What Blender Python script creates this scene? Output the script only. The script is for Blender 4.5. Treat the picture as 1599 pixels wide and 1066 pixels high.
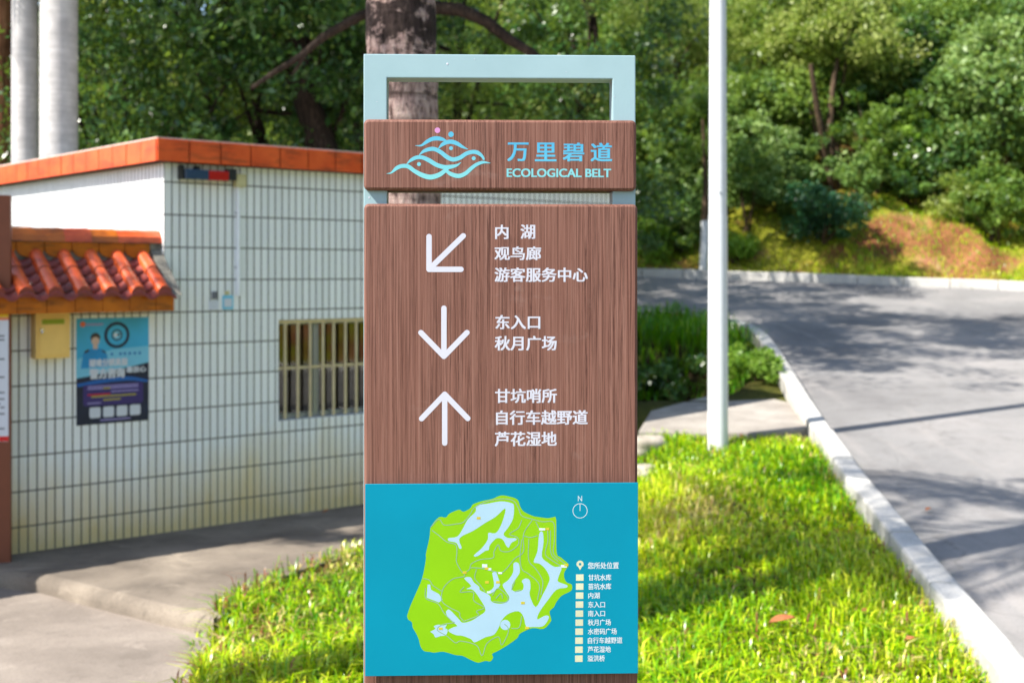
import bpy, bmesh, math, random
import numpy as np
from mathutils import Vector, Matrix
from mathutils.geometry import tessellate_polygon

R = math.radians
SC = bpy.context.scene
COL = SC.collection
for o in list(bpy.data.objects):
    bpy.data.objects.remove(o)
rng = np.random.default_rng(7)
random.seed(7)

# ------------------------------------------------------------------ camera, sky, sun, exposure
F = 1980.0                    # focal length in photo pixels (photo is 1599 wide)
EYE = 1.96                    # eye height, horizon at photo row 427
cam = bpy.data.cameras.new("camera")
cam.sensor_width = 36.0
cam.lens = F / 1599 * 36
cam.shift_y = -(533 - 427) / 1599
cam.clip_start = 0.05
cam.clip_end = 2000
cam.dof.use_dof = True
cam.dof.focus_distance = 2.78
cam.dof.aperture_fstop = 4.4
camo = bpy.data.objects.new("camera", cam)
camo.location = (0, 0, EYE)
camo.rotation_euler = (R(90), 0, 0)
COL.objects.link(camo)
SC.camera = camo

SUN_H = Vector((-0.89, -0.456, 0)).normalized()     # horizontal direction towards the sun
SUN_EL = R(48)
world = bpy.data.worlds.new("World")
SC.world = world
world.use_nodes = True
wn = world.node_tree.nodes
bg = wn.get("Background") or wn.new("ShaderNodeBackground")
sky = wn.new("ShaderNodeTexSky")
sky.sky_type = 'NISHITA'
sky.sun_disc = False
sky.sun_elevation = SUN_EL
sky.sun_rotation = math.atan2(SUN_H.x, SUN_H.y)
sky.air_density = 1.0
sky.dust_density = 1.0
world.node_tree.links.new(sky.outputs[0], bg.inputs[0])
bg.inputs[1].default_value = 0.13
sl = bpy.data.lights.new("sun", 'SUN')
sl.energy = 5.0
sl.angle = R(0.53)
sl.color = (1.0, 0.95, 0.86)
so = bpy.data.objects.new("sun", sl)
sd = Vector((SUN_H.x * math.cos(SUN_EL), SUN_H.y * math.cos(SUN_EL), math.sin(SUN_EL)))
so.rotation_euler = sd.to_track_quat('Z', 'Y').to_euler()
so.location = (-10, -6, 15)
COL.objects.link(so)
SC.view_settings.view_transform = 'Standard'
SC.view_settings.look = 'None'
SC.view_settings.exposure = 1.2
SC.view_settings.gamma = 1.0
SC.cycles.max_bounces = 8
SC.cycles.transparent_max_bounces = 8
SC.cycles.use_denoising = True

# ------------------------------------------------------------------ helpers
def lin(r, g, b):
    f = lambda c: c / 12.92 if c <= 0.04045 else ((c + 0.055) / 1.055) ** 2.4
    return (f(r / 255), f(g / 255), f(b / 255), 1)

def dk(c, k):
    return tuple(x * k for x in c[:3]) + (1,)

def smooth(a, b, x):
    t = np.clip((x - a) / (b - a), 0, 1)
    return t * t * (3 - 2 * t)

def tag(o, label=None, cat=None, group=None, kind=None):
    if label: o['label'] = label
    if cat: o['category'] = cat
    if group: o['group'] = group
    if kind: o['kind'] = kind
    return o

def empty(name, loc=(0, 0, 0), rz=0.0):
    o = bpy.data.objects.new(name, None)
    o.location = loc
    o.rotation_euler = (0, 0, rz)
    o.empty_display_size = 0.1
    COL.objects.link(o)
    return o

def thing(name, label, cat, loc=(0, 0, 0), rz=0.0, group=None):
    return tag(empty(name, loc, rz), label, cat, group)

class MB:
    """collects faces; build() links them as one mesh object"""
    def __init__(s):
        s.v, s.f, s.m, s.sm = [], [], [], []
    def face(s, pts, mi=0, smooth_=False):
        n = len(s.v)
        s.v += [tuple(p) for p in pts]
        s.f.append(tuple(range(n, n + len(pts)))); s.m.append(mi); s.sm.append(smooth_)
    def grid(s, rows, mi=0, closed=False, smooth_=True):
        n = len(s.v); w = len(rows[0])
        for r in rows: s.v += [tuple(p) for p in r]
        for i in range(len(rows) - 1):
            for j in range(w if closed else w - 1):
                k = (j + 1) % w
                s.f.append((n + i * w + j, n + i * w + k, n + (i + 1) * w + k, n + (i + 1) * w + j))
                s.m.append(mi); s.sm.append(smooth_)
    def box(s, x0, x1, y0, y1, z0, z1, mi=0):
        n = len(s.v)
        s.v += [(x, y, z) for z in (z0, z1) for y in (y0, y1) for x in (x0, x1)]
        for q in ((0, 2, 3, 1), (4, 5, 7, 6), (0, 1, 5, 4), (2, 6, 7, 3), (0, 4, 6, 2), (1, 3, 7, 5)):
            s.f.append(tuple(n + i for i in q)); s.m.append(mi); s.sm.append(False)
    def tube(s, path, radii, seg=10, mi=0, caps=True):
        rows = []
        path = [Vector(p) for p in path]
        for i, p in enumerate(path):
            a = path[max(i - 1, 0)]; b = path[min(i + 1, len(path) - 1)]
            t = (b - a).normalized()
            ref = Vector((0, 0, 1)) if abs(t.z) < 0.9 else Vector((0, 1, 0))
            u = t.cross(ref).normalized(); w = t.cross(u).normalized()
            r = radii[i] if hasattr(radii, '__len__') else radii
            rows.append([p + (u * math.cos(2 * math.pi * k / seg) + w * math.sin(2 * math.pi * k / seg)) * r for k in range(seg)])
        s.grid(rows, mi, True)
        if caps:
            s.face(rows[0], mi); s.face(rows[-1][::-1], mi)
    def prism(s, pts, z0, z1, mi=0, to=None):
        """2D outline pts extruded from z0 to z1; to maps (u,v,w) -> xyz"""
        to = to or (lambda u, v, w: (u, v, w))
        tri = tessellate_polygon([[Vector((p[0], p[1], 0)) for p in pts]])
        for t in tri:
            s.face([to(pts[i][0], pts[i][1], z1) for i in t], mi)
            s.face([to(pts[i][0], pts[i][1], z0) for i in reversed(t)], mi)
        k = len(pts)
        for i in range(k):
            a, b = pts[i], pts[(i + 1) % k]
            s.face([to(a[0], a[1], z0), to(b[0], b[1], z0), to(b[0], b[1], z1), to(a[0], a[1], z1)], mi)
    def build(s, name, mats, parent=None, uv=False, weld=True, loc=None, bevel=0):
        me = bpy.data.meshes.new(name)
        me.from_pydata(s.v, [], s.f)
        mats = mats if isinstance(mats, (list, tuple)) else [mats]
        for m in mats: me.materials.append(m)
        me.polygons.foreach_set('material_index', s.m)
        me.polygons.foreach_set('use_smooth', s.sm)
        bm = bmesh.new(); bm.from_mesh(me)
        if weld: bmesh.ops.remove_doubles(bm, verts=bm.verts, dist=1e-5)
        if bevel:
            es = [e for e in bm.edges if len(e.link_faces) == 2 and e.calc_face_angle(0) > 0.6]
            bmesh.ops.bevel(bm, geom=es, offset=bevel, segments=2, affect='EDGES', profile=0.6)
        bmesh.ops.recalc_face_normals(bm, faces=bm.faces)
        se = [e for e in bm.edges if len(e.link_faces) > 1 and len({f.smooth for f in e.link_faces}) > 1]
        if se: bmesh.ops.split_edges(bm, edges=se)
        if uv:
            L = bm.loops.layers.uv.new('UVMap')
            for f in bm.faces:
                n = f.normal
                for l in f.loops:
                    c = l.vert.co
                    if abs(n.z) > 0.7: l[L].uv = (c.x, c.y)
                    elif abs(n.y) >= abs(n.x): l[L].uv = (c.x, c.z)
                    else: l[L].uv = (c.y, c.z)
        bm.to_mesh(me); bm.free()
        o = bpy.data.objects.new(name, me)
        COL.objects.link(o)
        if parent: o.parent = parent
        if loc is not None: o.location = loc
        return o

def np_mesh(name, verts, quads, tris, mats, attr=None, parent=None, smooth_=False):
    """large mesh from numpy arrays"""
    me = bpy.data.meshes.new(name)
    nq = 0 if quads is None else len(quads); nt = 0 if tris is None else len(tris)
    me.vertices.add(len(verts)); me.vertices.foreach_set('co', np.asarray(verts, np.float32).ravel())
    li = []
    if nq: li.append(np.asarray(quads).ravel())
    if nt: li.append(np.asarray(tris).ravel())
    li = np.concatenate(li)
    me.loops.add(len(li)); me.loops.foreach_set('vertex_index', li.astype(np.int32))
    tot = np.concatenate([np.full(nq, 4), np.full(nt, 3)]).astype(np.int32)
    st = np.concatenate([[0], np.cumsum(tot)[:-1]]).astype(np.int32)
    me.polygons.add(nq + nt)
    me.polygons.foreach_set('loop_start', st); me.polygons.foreach_set('loop_total', tot)
    if smooth_: me.polygons.foreach_set('use_smooth', np.ones(nq + nt, bool))
    for m in (mats if isinstance(mats, (list, tuple)) else [mats]): me.materials.append(m)
    for k, val in (attr or {}).items():
        a = me.attributes.new(k, 'FLOAT', 'POINT'); a.data.foreach_set('value', np.asarray(val, np.float32))
    me.update(calc_edges=True); me.validate()
    o = bpy.data.objects.new(name, me); COL.objects.link(o)
    if parent: o.parent = parent
    return o

# ---- node helpers
class NT:
    def __init__(s, name):
        s.mat = bpy.data.materials.new(name); s.mat.use_nodes = True
        s.t = s.mat.node_tree; s.n = s.t.nodes
        s.p = s.n['Principled BSDF']; s.out = s.n['Material Output']
        s.tc = None
    def new(s, k, **kw):
        x = s.n.new(k)
        for a, b in kw.items(): setattr(x, a, b)
        return x
    def link(s, a, b): s.t.links.new(a, b)
    def coord(s, kind='Object', scale=(1, 1, 1), loc=(0, 0, 0), rot=(0, 0, 0)):
        tc = s.tc or s.new('ShaderNodeTexCoord'); s.tc = tc
        mp = s.new('ShaderNodeMapping')
        mp.inputs['Scale'].default_value = scale; mp.inputs['Location'].default_value = loc; mp.inputs['Rotation'].default_value = rot
        s.link(tc.outputs[kind], mp.inputs[0]); return mp.outputs[0]
    def noise(s, vec, scale, detail=5, rough=0.55, dist=0.0):
        x = s.new('ShaderNodeTexNoise'); x.inputs['Scale'].default_value = scale; x.inputs['Detail'].default_value = detail
        x.inputs['Roughness'].default_value = rough; x.inputs['Distortion'].default_value = dist
        s.link(vec, x.inputs['Vector']); return x.outputs[0]
    def ramp(s, fac, stops, interp='LINEAR'):
        x = s.new('ShaderNodeValToRGB'); e = x.color_ramp.elements; x.color_ramp.interpolation = interp
        while len(e) < len(stops): e.new(0.5)
        for k, (p, c) in enumerate(stops): e[k].position = p; e[k].color = c if hasattr(c, '__len__') else (c, c, c, 1)
        s.link(fac, x.inputs[0]); return x.outputs[0]
    def mix(s, fac, a, b, mode='MIX'):
        x = s.new('ShaderNodeMix', data_type='RGBA', blend_type=mode)
        for i, v in ((0, fac), (6, a), (7, b)):
            if hasattr(v, 'is_linked'): s.link(v, x.inputs[i])
            else: x.inputs[i].default_value = v
        return x.outputs[2]
    def math(s, op, a, b=0.0):
        x = s.new('ShaderNodeMath', operation=op)
        for i, v in ((0, a), (1, b)):
            if hasattr(v, 'is_linked'): s.link(v, x.inputs[i])
            else: x.inputs[i].default_value = v
        return x.outputs[0]
    def attr(s, name):
        x = s.new('ShaderNodeAttribute'); x.attribute_name = name; return x.outputs['Fac']
    def sep(s, vec):
        x = s.new('ShaderNodeSeparateXYZ'); s.link(vec, x.inputs[0]); return x.outputs
    def bump(s, h, strength=0.3, dist=0.01):
        x = s.new('ShaderNodeBump'); x.inputs['Strength'].default_value = strength; x.inputs['Distance'].default_value = dist
        s.link(h, x.inputs['Height']); s.link(x.outputs[0], s.p.inputs['Normal'])
    def base(s, c):
        if hasattr(c, 'is_linked'): s.link(c, s.p.inputs['Base Color'])
        else: s.p.inputs['Base Color'].default_value = c
    def rough(s, r, spec=None):
        if hasattr(r, 'is_linked'): s.link(r, s.p.inputs['Roughness'])
        else: s.p.inputs['Roughness'].default_value = r
        if spec is not None: s.p.inputs['Specular IOR Level'].default_value = spec
        return s

def plain(name, c, rough=0.6, spec=0.4, metal=0.0, var=0.08, scale=14):
    m = NT(name); v = m.coord()
    n = m.noise(v, scale)
    a = tuple(x * (1 - var) for x in c[:3]) + (1,); b = tuple(min(1, x * (1 + var)) for x in c[:3]) + (1,)
    m.base(m.ramp(n, [(0.3, a), (0.7, b)]))
    m.rough(rough, spec); m.p.inputs['Metallic'].default_value = metal
    return m.mat

M = {}
def mk_wood():
    m = NT('wood_grain_panel')
    v1 = m.coord('Object', (235, 235, 1.9)); n1 = m.noise(v1, 1.0, 7, 0.66, 0.35)
    v2 = m.coord('Object', (330, 330, 5.0), (3, 1, 7)); n2 = m.noise(v2, 1.0, 5, 0.65, 0.2)
    v3 = m.coord('Object', (12, 12, 0.7), (1, 5, 2)); n3 = m.noise(v3, 1.0, 5, 0.6, 0.9)
    v5 = m.coord('Object', (125, 125, 1.0), (8, 2, 4)); n5 = m.noise(v5, 1.0, 6, 0.7, 0.5)
    k = 0.57
    c = m.ramp(n1, [(0.26, dk(lin(96, 62, 50), k)), (0.40, dk(lin(144, 98, 84), k)), (0.53, dk(lin(162, 114, 99), k)), (0.75, dk(lin(182, 136, 120), k))])
    c = m.mix(m.math('MULTIPLY', m.ramp(n2, [(0.36, 1.0), (0.46, 0.0)]), 0.45), c, dk(lin(84, 52, 42), k))
    # long thin dark cracks of the printed grain
    c = m.mix(m.math('MULTIPLY', m.ramp(n5, [(0.47, 0.0), (0.492, 1.0), (0.508, 1.0), (0.53, 0.0)]), m.ramp(n3, [(0.36, 0.05), (0.60, 0.8)])), c, dk(lin(78, 46, 38), k))
    c = m.mix(0.4, c, m.ramp(n3, [(0.3, (.76, .74, .72, 1)), (0.65, (1.0, 1.0, 1.0, 1))]), 'MULTIPLY')
    # grazed, dusty patches and pale specks
    n6 = m.noise(m.coord('Object', (6, 6, 9), (3, 3, 3)), 1.0, 6, 0.7, 0.6)
    c = m.mix(m.ramp(n6, [(0.6, 0.0), (0.8, 0.3)]), c, dk(lin(190, 168, 160), k))
    v4 = m.coord('Object', (420, 420, 420)); n4 = m.noise(v4, 1.0, 2, 0.5)
    c = m.mix(m.ramp(n4, [(0.80, 0.0), (0.83, 0.6)]), c, dk(lin(205, 185, 175), k))
    m.base(c); m.rough(0.6, 0.18)
    m.bump(m.math('ADD', n1, m.math('MULTIPLY', n2, 0.6)), 0.3, 0.002)
    return m.mat
M['wood'] = mk_wood()

def mk_frame():
    m = NT('pale_green_paint'); v = m.coord()
    n = m.noise(v, 7.0, 5, 0.6)
    c = m.ramp(n, [(0.3, dk(lin(150, 178, 184), .82)), (0.7, dk(lin(158, 186, 192), .82))])
    n2 = m.noise(m.coord('Object', (130, 130, 130)), 1.0, 2)
    c = m.mix(m.ramp(n2, [(0.79, 0.0), (0.82, 0.8)]), c, lin(205, 205, 200))
    m.base(c); m.rough(0.38, 0.4); m.bump(m.noise(v, 220, 2), 0.05, 0.001)
    return m.mat
M['frame'] = mk_frame()
M['white_print'] = plain('white_print', lin(186, 186, 197), 0.5, 0.3, var=0.03)
M['teal'] = plain('teal_print', lin(0, 124, 150), 0.55, 0.12, var=0.05, scale=5)
M['map_green'] = plain('map_green', lin(122, 174, 14), 0.35, 0.3, var=0.04, scale=9)
M['map_lake'] = plain('map_lake', lin(150, 180, 198), 0.35, 0.3, var=0.03)
M['map_trail'] = plain('map_trail', lin(122, 152, 128), 0.4, 0.3)
M['map_cream'] = plain('map_cream', lin(186, 187, 158), 0.4, 0.3)
M['map_white'] = plain('map_white', lin(190, 200, 206), 0.4, 0.3)
M['map_yellow'] = plain('map_yellow', lin(180, 168, 50), 0.4, 0.3)
M['pink'] = plain('pink_print', lin(190, 130, 178), 0.4, 0.3, var=.03)
def mk_grad(name, z0, c0, z1, c1):
    m = NT(name); z = m.sep(m.coord())[2]
    mr = m.new('ShaderNodeMapRange'); mr.inputs[1].default_value = z0; mr.inputs[2].default_value = z1; m.link(z, mr.inputs[0])
    m.base(m.ramp(mr.outputs[0], [(0, c0), (1, c1)])); m.rough(0.4, 0.3); return m.mat

def mk_tile():
    m = NT('white_strip_tile')
    tc = m.new('ShaderNodeTexCoord'); m.tc = tc
    mp = m.new('ShaderNodeMapping'); m.link(tc.outputs['UV'], mp.inputs[0]); mp.inputs['Location'].default_value = (10 * .064, .247 * 20 - 2.654, 0)
    br = m.new('ShaderNodeTexBrick'); br.offset = 0.0; br.squash = 1.0
    br.inputs['Scale'].default_value = 1.0; br.inputs['Mortar Size'].default_value = 0.0056; br.inputs['Mortar Smooth'].default_value = 0.25
    br.inputs['Brick Width'].default_value = 0.064; br.inputs['Row Height'].default_value = 0.247; br.inputs['Bias'].default_value = 0.0
    br.inputs['Color1'].default_value = (0.79, 0.81, 0.82, 1); br.inputs['Color2'].default_value = (0.87, 0.885, 0.89, 1); br.inputs['Mortar'].default_value = (0.08, 0.078, 0.075, 1)
    m.link(mp.outputs[0], br.inputs['Vector'])
    z = m.sep(m.coord())[2]
    n = m.noise(m.coord('Object', (2.2, 2.2, 0.7)), 1.0, 6, 0.65)
    st = m.noise(m.coord('Object', (9, 9, 0.6), (2, 3, 1)), 1.0, 4, 0.6)
    # yellow algae stain near the ground, irregular upper edge
    low = m.math('ADD', z, m.math('MULTIPLY', m.math('SUBTRACT', n, 0.5), -0.9))
    mr = m.new('ShaderNodeMapRange'); mr.inputs[1].default_value = 0.66; mr.inputs[2].default_value = 0.05; m.link(low, mr.inputs[0])
    c = m.mix(m.math('MULTIPLY', mr.outputs[0], 0.9), br.outputs['Color'], lin(222, 196, 130))
    # faint rusty runs
    c = m.mix(m.ramp(st, [(0.62, 0.0), (0.76, 0.35)]), c, lin(176, 158, 118))
    c = m.mix(br.outputs['Fac'], c, m.mix(n, (0.05, 0.048, 0.045, 1), (0.14, 0.13, 0.115, 1)))
    m.base(c)
    m.rough(m.mix(br.outputs['Fac'], (.25, .25, .25, 1), (.9, .9, .9, 1)), 0.45)
    b = m.new('ShaderNodeMath', operation='SUBTRACT'); b.inputs[0].default_value = 1.0; m.link(br.outputs['Fac'], b.inputs[1])
    m.bump(b.outputs[0], 0.5, 0.003)
    return m.mat
M['tile'] = mk_tile()

def mk_glaze(name, c0, c1, stain=0.35, rough=0.28, joint=None):
    m = NT(name); v = m.coord()
    n = m.noise(v, 6.5, 5, 0.6); n2 = m.noise(m.coord('Object', (3, 3, 14), (4, 4, 4)), 1.0, 6, 0.7)
    c = m.ramp(n, [(0.3, c0), (0.7, c1)])
    c = m.mix(m.math('MULTIPLY', m.ramp(n2, [(0.52, 0.0), (0.68, 1.0)]), stain), c, lin(58, 34, 26))
    m.base(c); m.rough(rough, 0.5); m.bump(n2, 0.15, 0.004)
    return m.mat
M['fascia'] = mk_glaze('orange_glazed_fascia', lin(205, 72, 26), lin(228, 96, 40), 0.55, 0.3)
M['cover_tile'] = mk_glaze('red_orange_tile', lin(194, 72, 34), lin(226, 104, 54), 0.5, 0.25)
M['pan_tile'] = mk_glaze('dark_red_tile', lin(116, 44, 34), lin(150, 64, 50), 0.8, 0.4)
M['amber_tile'] = mk_glaze('amber_tile', lin(168, 84, 12), lin(200, 108, 22), 0.7, 0.25)
M['mortar'] = plain('old_mortar', lin(120, 116, 108), 0.9, 0.2, var=0.5, scale=30)
M['dark_joint'] = plain('black_joint', lin(52, 34, 28), 0.9, 0.1)
M['roof_cap'] = plain('pale_roof_cap', lin(190, 180, 172), 0.8, 0.2, var=.2)

def mk_concrete(name, ca, cb, cc, s=1.0, spots=True, rough=0.85):
    m = NT(name); v = m.coord()
    n1 = m.noise(v, 1.1 * s, 7, 0.62, 0.3); n2 = m.noise(v, 9 * s, 6, 0.7); n3 = m.noise(v, 120, 3, 0.6)
    c = m.ramp(n1, [(0.28, ca), (0.5, cb), (0.72, cc)])
    c = m.mix(m.ramp(n2, [(0.55, 0.0), (0.72, 0.4)]), c, tuple(x * 0.55 for x in ca[:3]) + (1,))
    c = m.mix(m.ramp(n3, [(0.35, 0.35), (0.5, 0.0)]), c, tuple(x * 0.5 for x in ca[:3]) + (1,))
    if spots:
        n4 = m.noise(m.coord('Object', (1, 1, 1), (9, 2, 0)), 2.3, 5, 0.6, 1.2)
        c = m.mix(m.ramp(n4, [(0.62, 0.0), (0.70, 0.5)]), c, tuple(min(1, x * 1.25) for x in cc[:3]) + (1,))
    m.base(c); m.rough(rough, 0.25)
    m.bump(m.math('ADD', n2, m.math('MULTIPLY', n3, 0.5)), 0.35, 0.012)
    return m.mat
def mk_road():
    m = NT('worn_concrete_road'); v = m.coord()
    n1 = m.noise(v, 0.45, 7, 0.6, 0.4); n2 = m.noise(v, 5, 7, 0.72); n3 = m.noise(v, 160, 3, 0.7); n4 = m.noise(m.coord('Object', (3.5, .35, 1), (2, 1, 0), (0, 0, R(-12))), 1.0, 5, 0.6, 0.3)
    c = m.ramp(n1, [(0.3, lin(110, 108, 108)), (0.5, lin(130, 128, 127)), (0.7, lin(146, 142, 140))])
    c = m.mix(m.ramp(n2, [(0.5, 0.0), (0.7, 0.35)]), c, lin(84, 80, 78))
    c = m.mix(m.ramp(n4, [(0.55, 0.0), (0.7, 0.4)]), c, lin(156, 150, 146))
    c = m.mix(m.ramp(n3, [(0.32, 0.55), (0.47, 0.0)]), c, lin(58, 55, 54))
    c = m.mix(m.ramp(n3, [(0.60, 0.0), (0.72, 0.35)]), c, lin(176, 171, 166))
    wv = m.mix(0.12, v, m.noise(v, 1.6, 5, 0.6)) if False else v
    vo = m.new('ShaderNodeTexVoronoi', feature='DISTANCE_TO_EDGE'); vo.inputs['Scale'].default_value = 0.23
    nd = m.new('ShaderNodeTexNoise'); nd.inputs['Scale'].default_value = 1.4; nd.inputs['Detail'].default_value = 6; m.link(v, nd.inputs['Vector'])
    ad = m.new('ShaderNodeVectorMath', operation='MULTIPLY_ADD'); ad.inputs[1].default_value = (.9, .9, .9); m.link(nd.outputs['Color'], ad.inputs[0]); m.link(v, ad.inputs[2]); m.link(ad.outputs[0], vo.inputs['Vector'])
    c = m.mix(m.math('MULTIPLY', m.ramp(vo.outputs['Distance'], [(0.0012, 0.3), (0.003, 0.0)]), m.ramp(n1, [(0.42, 0.0), (0.5, 1.0)])), c, lin(62, 58, 56))
    m.base(c); m.rough(0.85, 0.25); m.bump(m.math('ADD', n2, m.math('MULTIPLY', n3, 0.7)), 0.35, 0.012)
    return m.mat
M['road'] = mk_road()
M['old_road'] = mk_concrete('worn_concrete_road', lin(108, 104, 102), lin(128, 123, 121), lin(142, 136, 133), 0.5)
M['apron'] = mk_concrete('weathered_apron', lin(88, 80, 72), lin(118, 108, 97), lin(142, 131, 117), 1.4)
M['drive'] = mk_concrete('grey_drive_concrete', lin(112, 103, 95), lin(132, 122, 113), lin(146, 136, 126), 1.1)
M['kerb'] = mk_concrete('kerb_stone', lin(154, 152, 148), lin(184, 181, 176), lin(198, 195, 190), 2.0)
M['slab'] = mk_concrete('cracked_slab', lin(128, 120, 112), lin(146, 139, 131), lin(168, 161, 152), 2.0)
M['rock'] = mk_concrete('pale_rock', lin(130, 122, 110), lin(165, 156, 144), lin(190, 182, 170), 4.0)

def mk_ground():
    m = NT('soil'); v = m.coord()
    n1 = m.noise(v, 0.9, 7, 0.65, 0.4); n2 = m.noise(v, 14, 5, 0.7); n3 = m.noise(m.coord('Object', (1, 1, 1), (5, 7, 0)), 0.55, 5, 0.6)
    lawn = m.ramp(n2, [(0.3, lin(44, 56, 14)), (0.7, lin(92, 88, 40))])
    red = m.ramp(n1, [(0.3, lin(92, 56, 36)), (0.52, lin(128, 84, 56)), (0.72, lin(164, 126, 94))])
    red = m.mix(m.ramp(n3, [(0.40, 0.0), (0.52, 0.9)]), red, m.ramp(n2, [(0.3, lin(84, 96, 20)), (0.7, lin(136, 138, 40))]))
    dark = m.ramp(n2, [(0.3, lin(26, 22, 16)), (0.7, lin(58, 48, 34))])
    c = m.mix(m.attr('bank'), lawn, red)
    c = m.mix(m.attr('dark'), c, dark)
    m.base(c); m.rough(0.95, 0.1); m.bump(m.math('ADD', n2, n1), 0.6, 0.05)
    return m.mat
M['ground'] = mk_ground()

def mk_leaf(name, dark, mid, light, trans=0.35, rough=0.42, spec=0.35):
    m = NT(name)
    t = m.attr('tint')
    c = m.ramp(t, [(0.0, dark), (0.5, mid), (1.0, light)])
    m.base(c); m.rough(rough, spec)
    tr = m.new('ShaderNodeBsdfTranslucent'); m.link(m.mix(0.5, c, (0.30, 0.42, 0.03, 1)), tr.inputs[0])
    mx = m.new('ShaderNodeMixShader'); mx.inputs[0].default_value = trans
    m.link(m.p.outputs[0], mx.inputs[1]); m.link(tr.outputs[0], mx.inputs[2]); m.link(mx.outputs[0], m.out.inputs[0])
    return m.mat
M['leaf_dark'] = mk_leaf('dark_green_leaf', (.015, .05, .012, 1), (.04, .115, .025, 1), (.13, .24, .05, 1), 0.3, 0.3, 0.6)
M['leaf_mid'] = mk_leaf('mid_green_leaf', (.04, .10, .015, 1), (.10, .19, .03, 1), (.21, .31, .06, 1), 0.4)
M['leaf_olive'] = mk_leaf('olive_green_leaf', (.10, .16, .025, 1), (.22, .30, .05, 1), (.38, .42, .12, 1), 0.45)
M['leaf_grey'] = mk_leaf('grey_green_leaf', (.05, .12, .03, 1), (.14, .25, .06, 1), (.29, .40, .13, 1), 0.38)
M['leaf_blue'] = mk_leaf('blue_green_leaf', (.01, .045, .025, 1), (.02, .095, .04, 1), (.05, .17, .07, 1), 0.25)
M['leaf_bright'] = mk_leaf('bright_green_leaf', (.09, .2, .015, 1), (.18, .34, .03, 1), (.3, .46, .08, 1), 0.45)
def mk_grass():
    m = NT('grass_blade')
    t = m.attr('tint'); c = m.ramp(t, [(0.0, lin(120, 48, 44)), (0.07, lin(160, 104, 70)), (0.12, lin(44, 118, 4)), (0.36, lin(116, 172, 4)), (0.6, lin(184, 208, 8)), (0.82, lin(232, 228, 64)), (0.9, lin(226, 210, 140)), (1.0, lin(206, 170, 120))])
    m.base(c); m.rough(0.3, 0.6)
    tr = m.new('ShaderNodeBsdfTranslucent'); m.link(c, tr.inputs[0])
    mx = m.new('ShaderNodeMixShader'); mx.inputs[0].default_value = 0.4
    m.link(m.p.outputs[0], mx.inputs[1]); m.link(tr.outputs[0], mx.inputs[2]); m.link(mx.outputs[0], m.out.inputs[0])
    return m.mat
M['grass'] = mk_grass()
def mk_bark(name, ca, cb, cc, sx=30, sz=4, bump=0.8):
    m = NT(name); n = m.noise(m.coord('Object', (sx, sx, sz)), 1.0, 6, 0.65, 0.6); n2 = m.noise(m.coord(), 2.5, 5, 0.6)
    c = m.ramp(n, [(0.3, ca), (0.5, cb), (0.72, cc)])
    c = m.mix(m.ramp(n2, [(0.4, 0.0), (0.7, 0.5)]), c, ca)
    m.base(c); m.rough(0.9, 0.15); m.bump(n, bump, 0.02); return m.mat
M['bark'] = mk_bark('grey_brown_bark', lin(40, 32, 26), lin(84, 68, 54), lin(128, 106, 84))
M['bark_dark'] = mk_bark('dark_bark', lin(26, 20, 18), lin(52, 42, 36), lin(86, 70, 60))
M['bark_red'] = mk_bark('stringy_brown_bark', lin(62, 40, 28), lin(128, 86, 60), lin(176, 128, 96), 26, 2.2, 1.0)
def mk_royal():
    m = NT('smooth_grey_palm_trunk'); z = m.sep(m.coord())[2]
    w = m.noise(m.coord('Object', (1.2, 1.2, 26)), 1.0, 4, 0.6); n = m.noise(m.coord(), 5, 5, 0.6)
    c = m.ramp(n, [(0.3, lin(164, 160, 160)), (0.7, lin(204, 200, 198))])
    c = m.mix(m.ramp(w, [(0.40, 0.22), (0.58, 0.0)]), c, lin(120, 114, 112))
    m.base(c); m.rough(0.75, 0.2); m.bump(w, 0.3, 0.01); return m.mat
M['royal'] = mk_royal()
def mk_palm():
    m = NT('scarred_palm_trunk'); v = m.coord()
    n = m.noise(m.coord('Object', (7, 7, 10)), 1.0, 6, 0.65, 0.3); n2 = m.noise(m.coord('Object', (45, 45, 12), (2, 2, 2)), 1.0, 5, 0.65)
    rg = m.noise(m.coord('Object', (0.6, 0.6, 15), (1, 1, 1)), 1.0, 3, 0.6)
    z = m.sep(v)[2]
    c = m.ramp(n2, [(0.3, lin(70, 54, 50)), (0.46, lin(150, 124, 118)), (0.72, lin(196, 172, 162))])
    # charred band high on the stem
    band = m.math('ADD', n, m.math('MULTIPLY', m.math('ABSOLUTE', m.math('SUBTRACT', z, 3.34)), -1.1))
    c = m.mix(m.ramp(band, [(0.34, 0.0), (0.42, 0.95)]), c, m.ramp(n2, [(0.3, lin(18, 14, 14)), (0.75, lin(62, 50, 46))]))
    n7 = m.noise(m.coord('Object', (16, 16, 11), (5, 1, 2)), 1.0, 6, 0.7, 0.5)
    c = m.mix(m.ramp(n7, [(0.52, 0.0), (0.60, 0.8)]), c, lin(58, 46, 44))
    c = m.mix(m.ramp(rg, [(0.36, 0.7), (0.46, 0.0)]), c, lin(60, 46, 42))
    m.base(c); m.rough(0.95, 0.15); m.bump(m.math('ADD', n2, rg), 0.9, 0.02); return m.mat
M['palm'] = mk_palm()
M['pole'] = plain('white_pole_paint', lin(206, 208, 212), 0.35, 0.45, var=.03)
M['alu'] = plain('aluminium_frame', lin(150, 154, 158), 0.4, 0.5, 0.6, var=.06)
M['brass_bar'] = plain('cream_painted_bar', lin(206, 188, 148), 0.5, 0.4, 0.0, var=.1)
M['gold'] = plain('brushed_gold_metal', lin(236, 196, 116), 0.35, 0.5, 0.2, var=.08, scale=5)
M['chrome'] = plain('chrome', lin(200, 200, 205), 0.15, 0.5, 1.0, var=.02)
M['lime'] = plain('lime_label', lin(142, 158, 30), 0.5)
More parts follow.
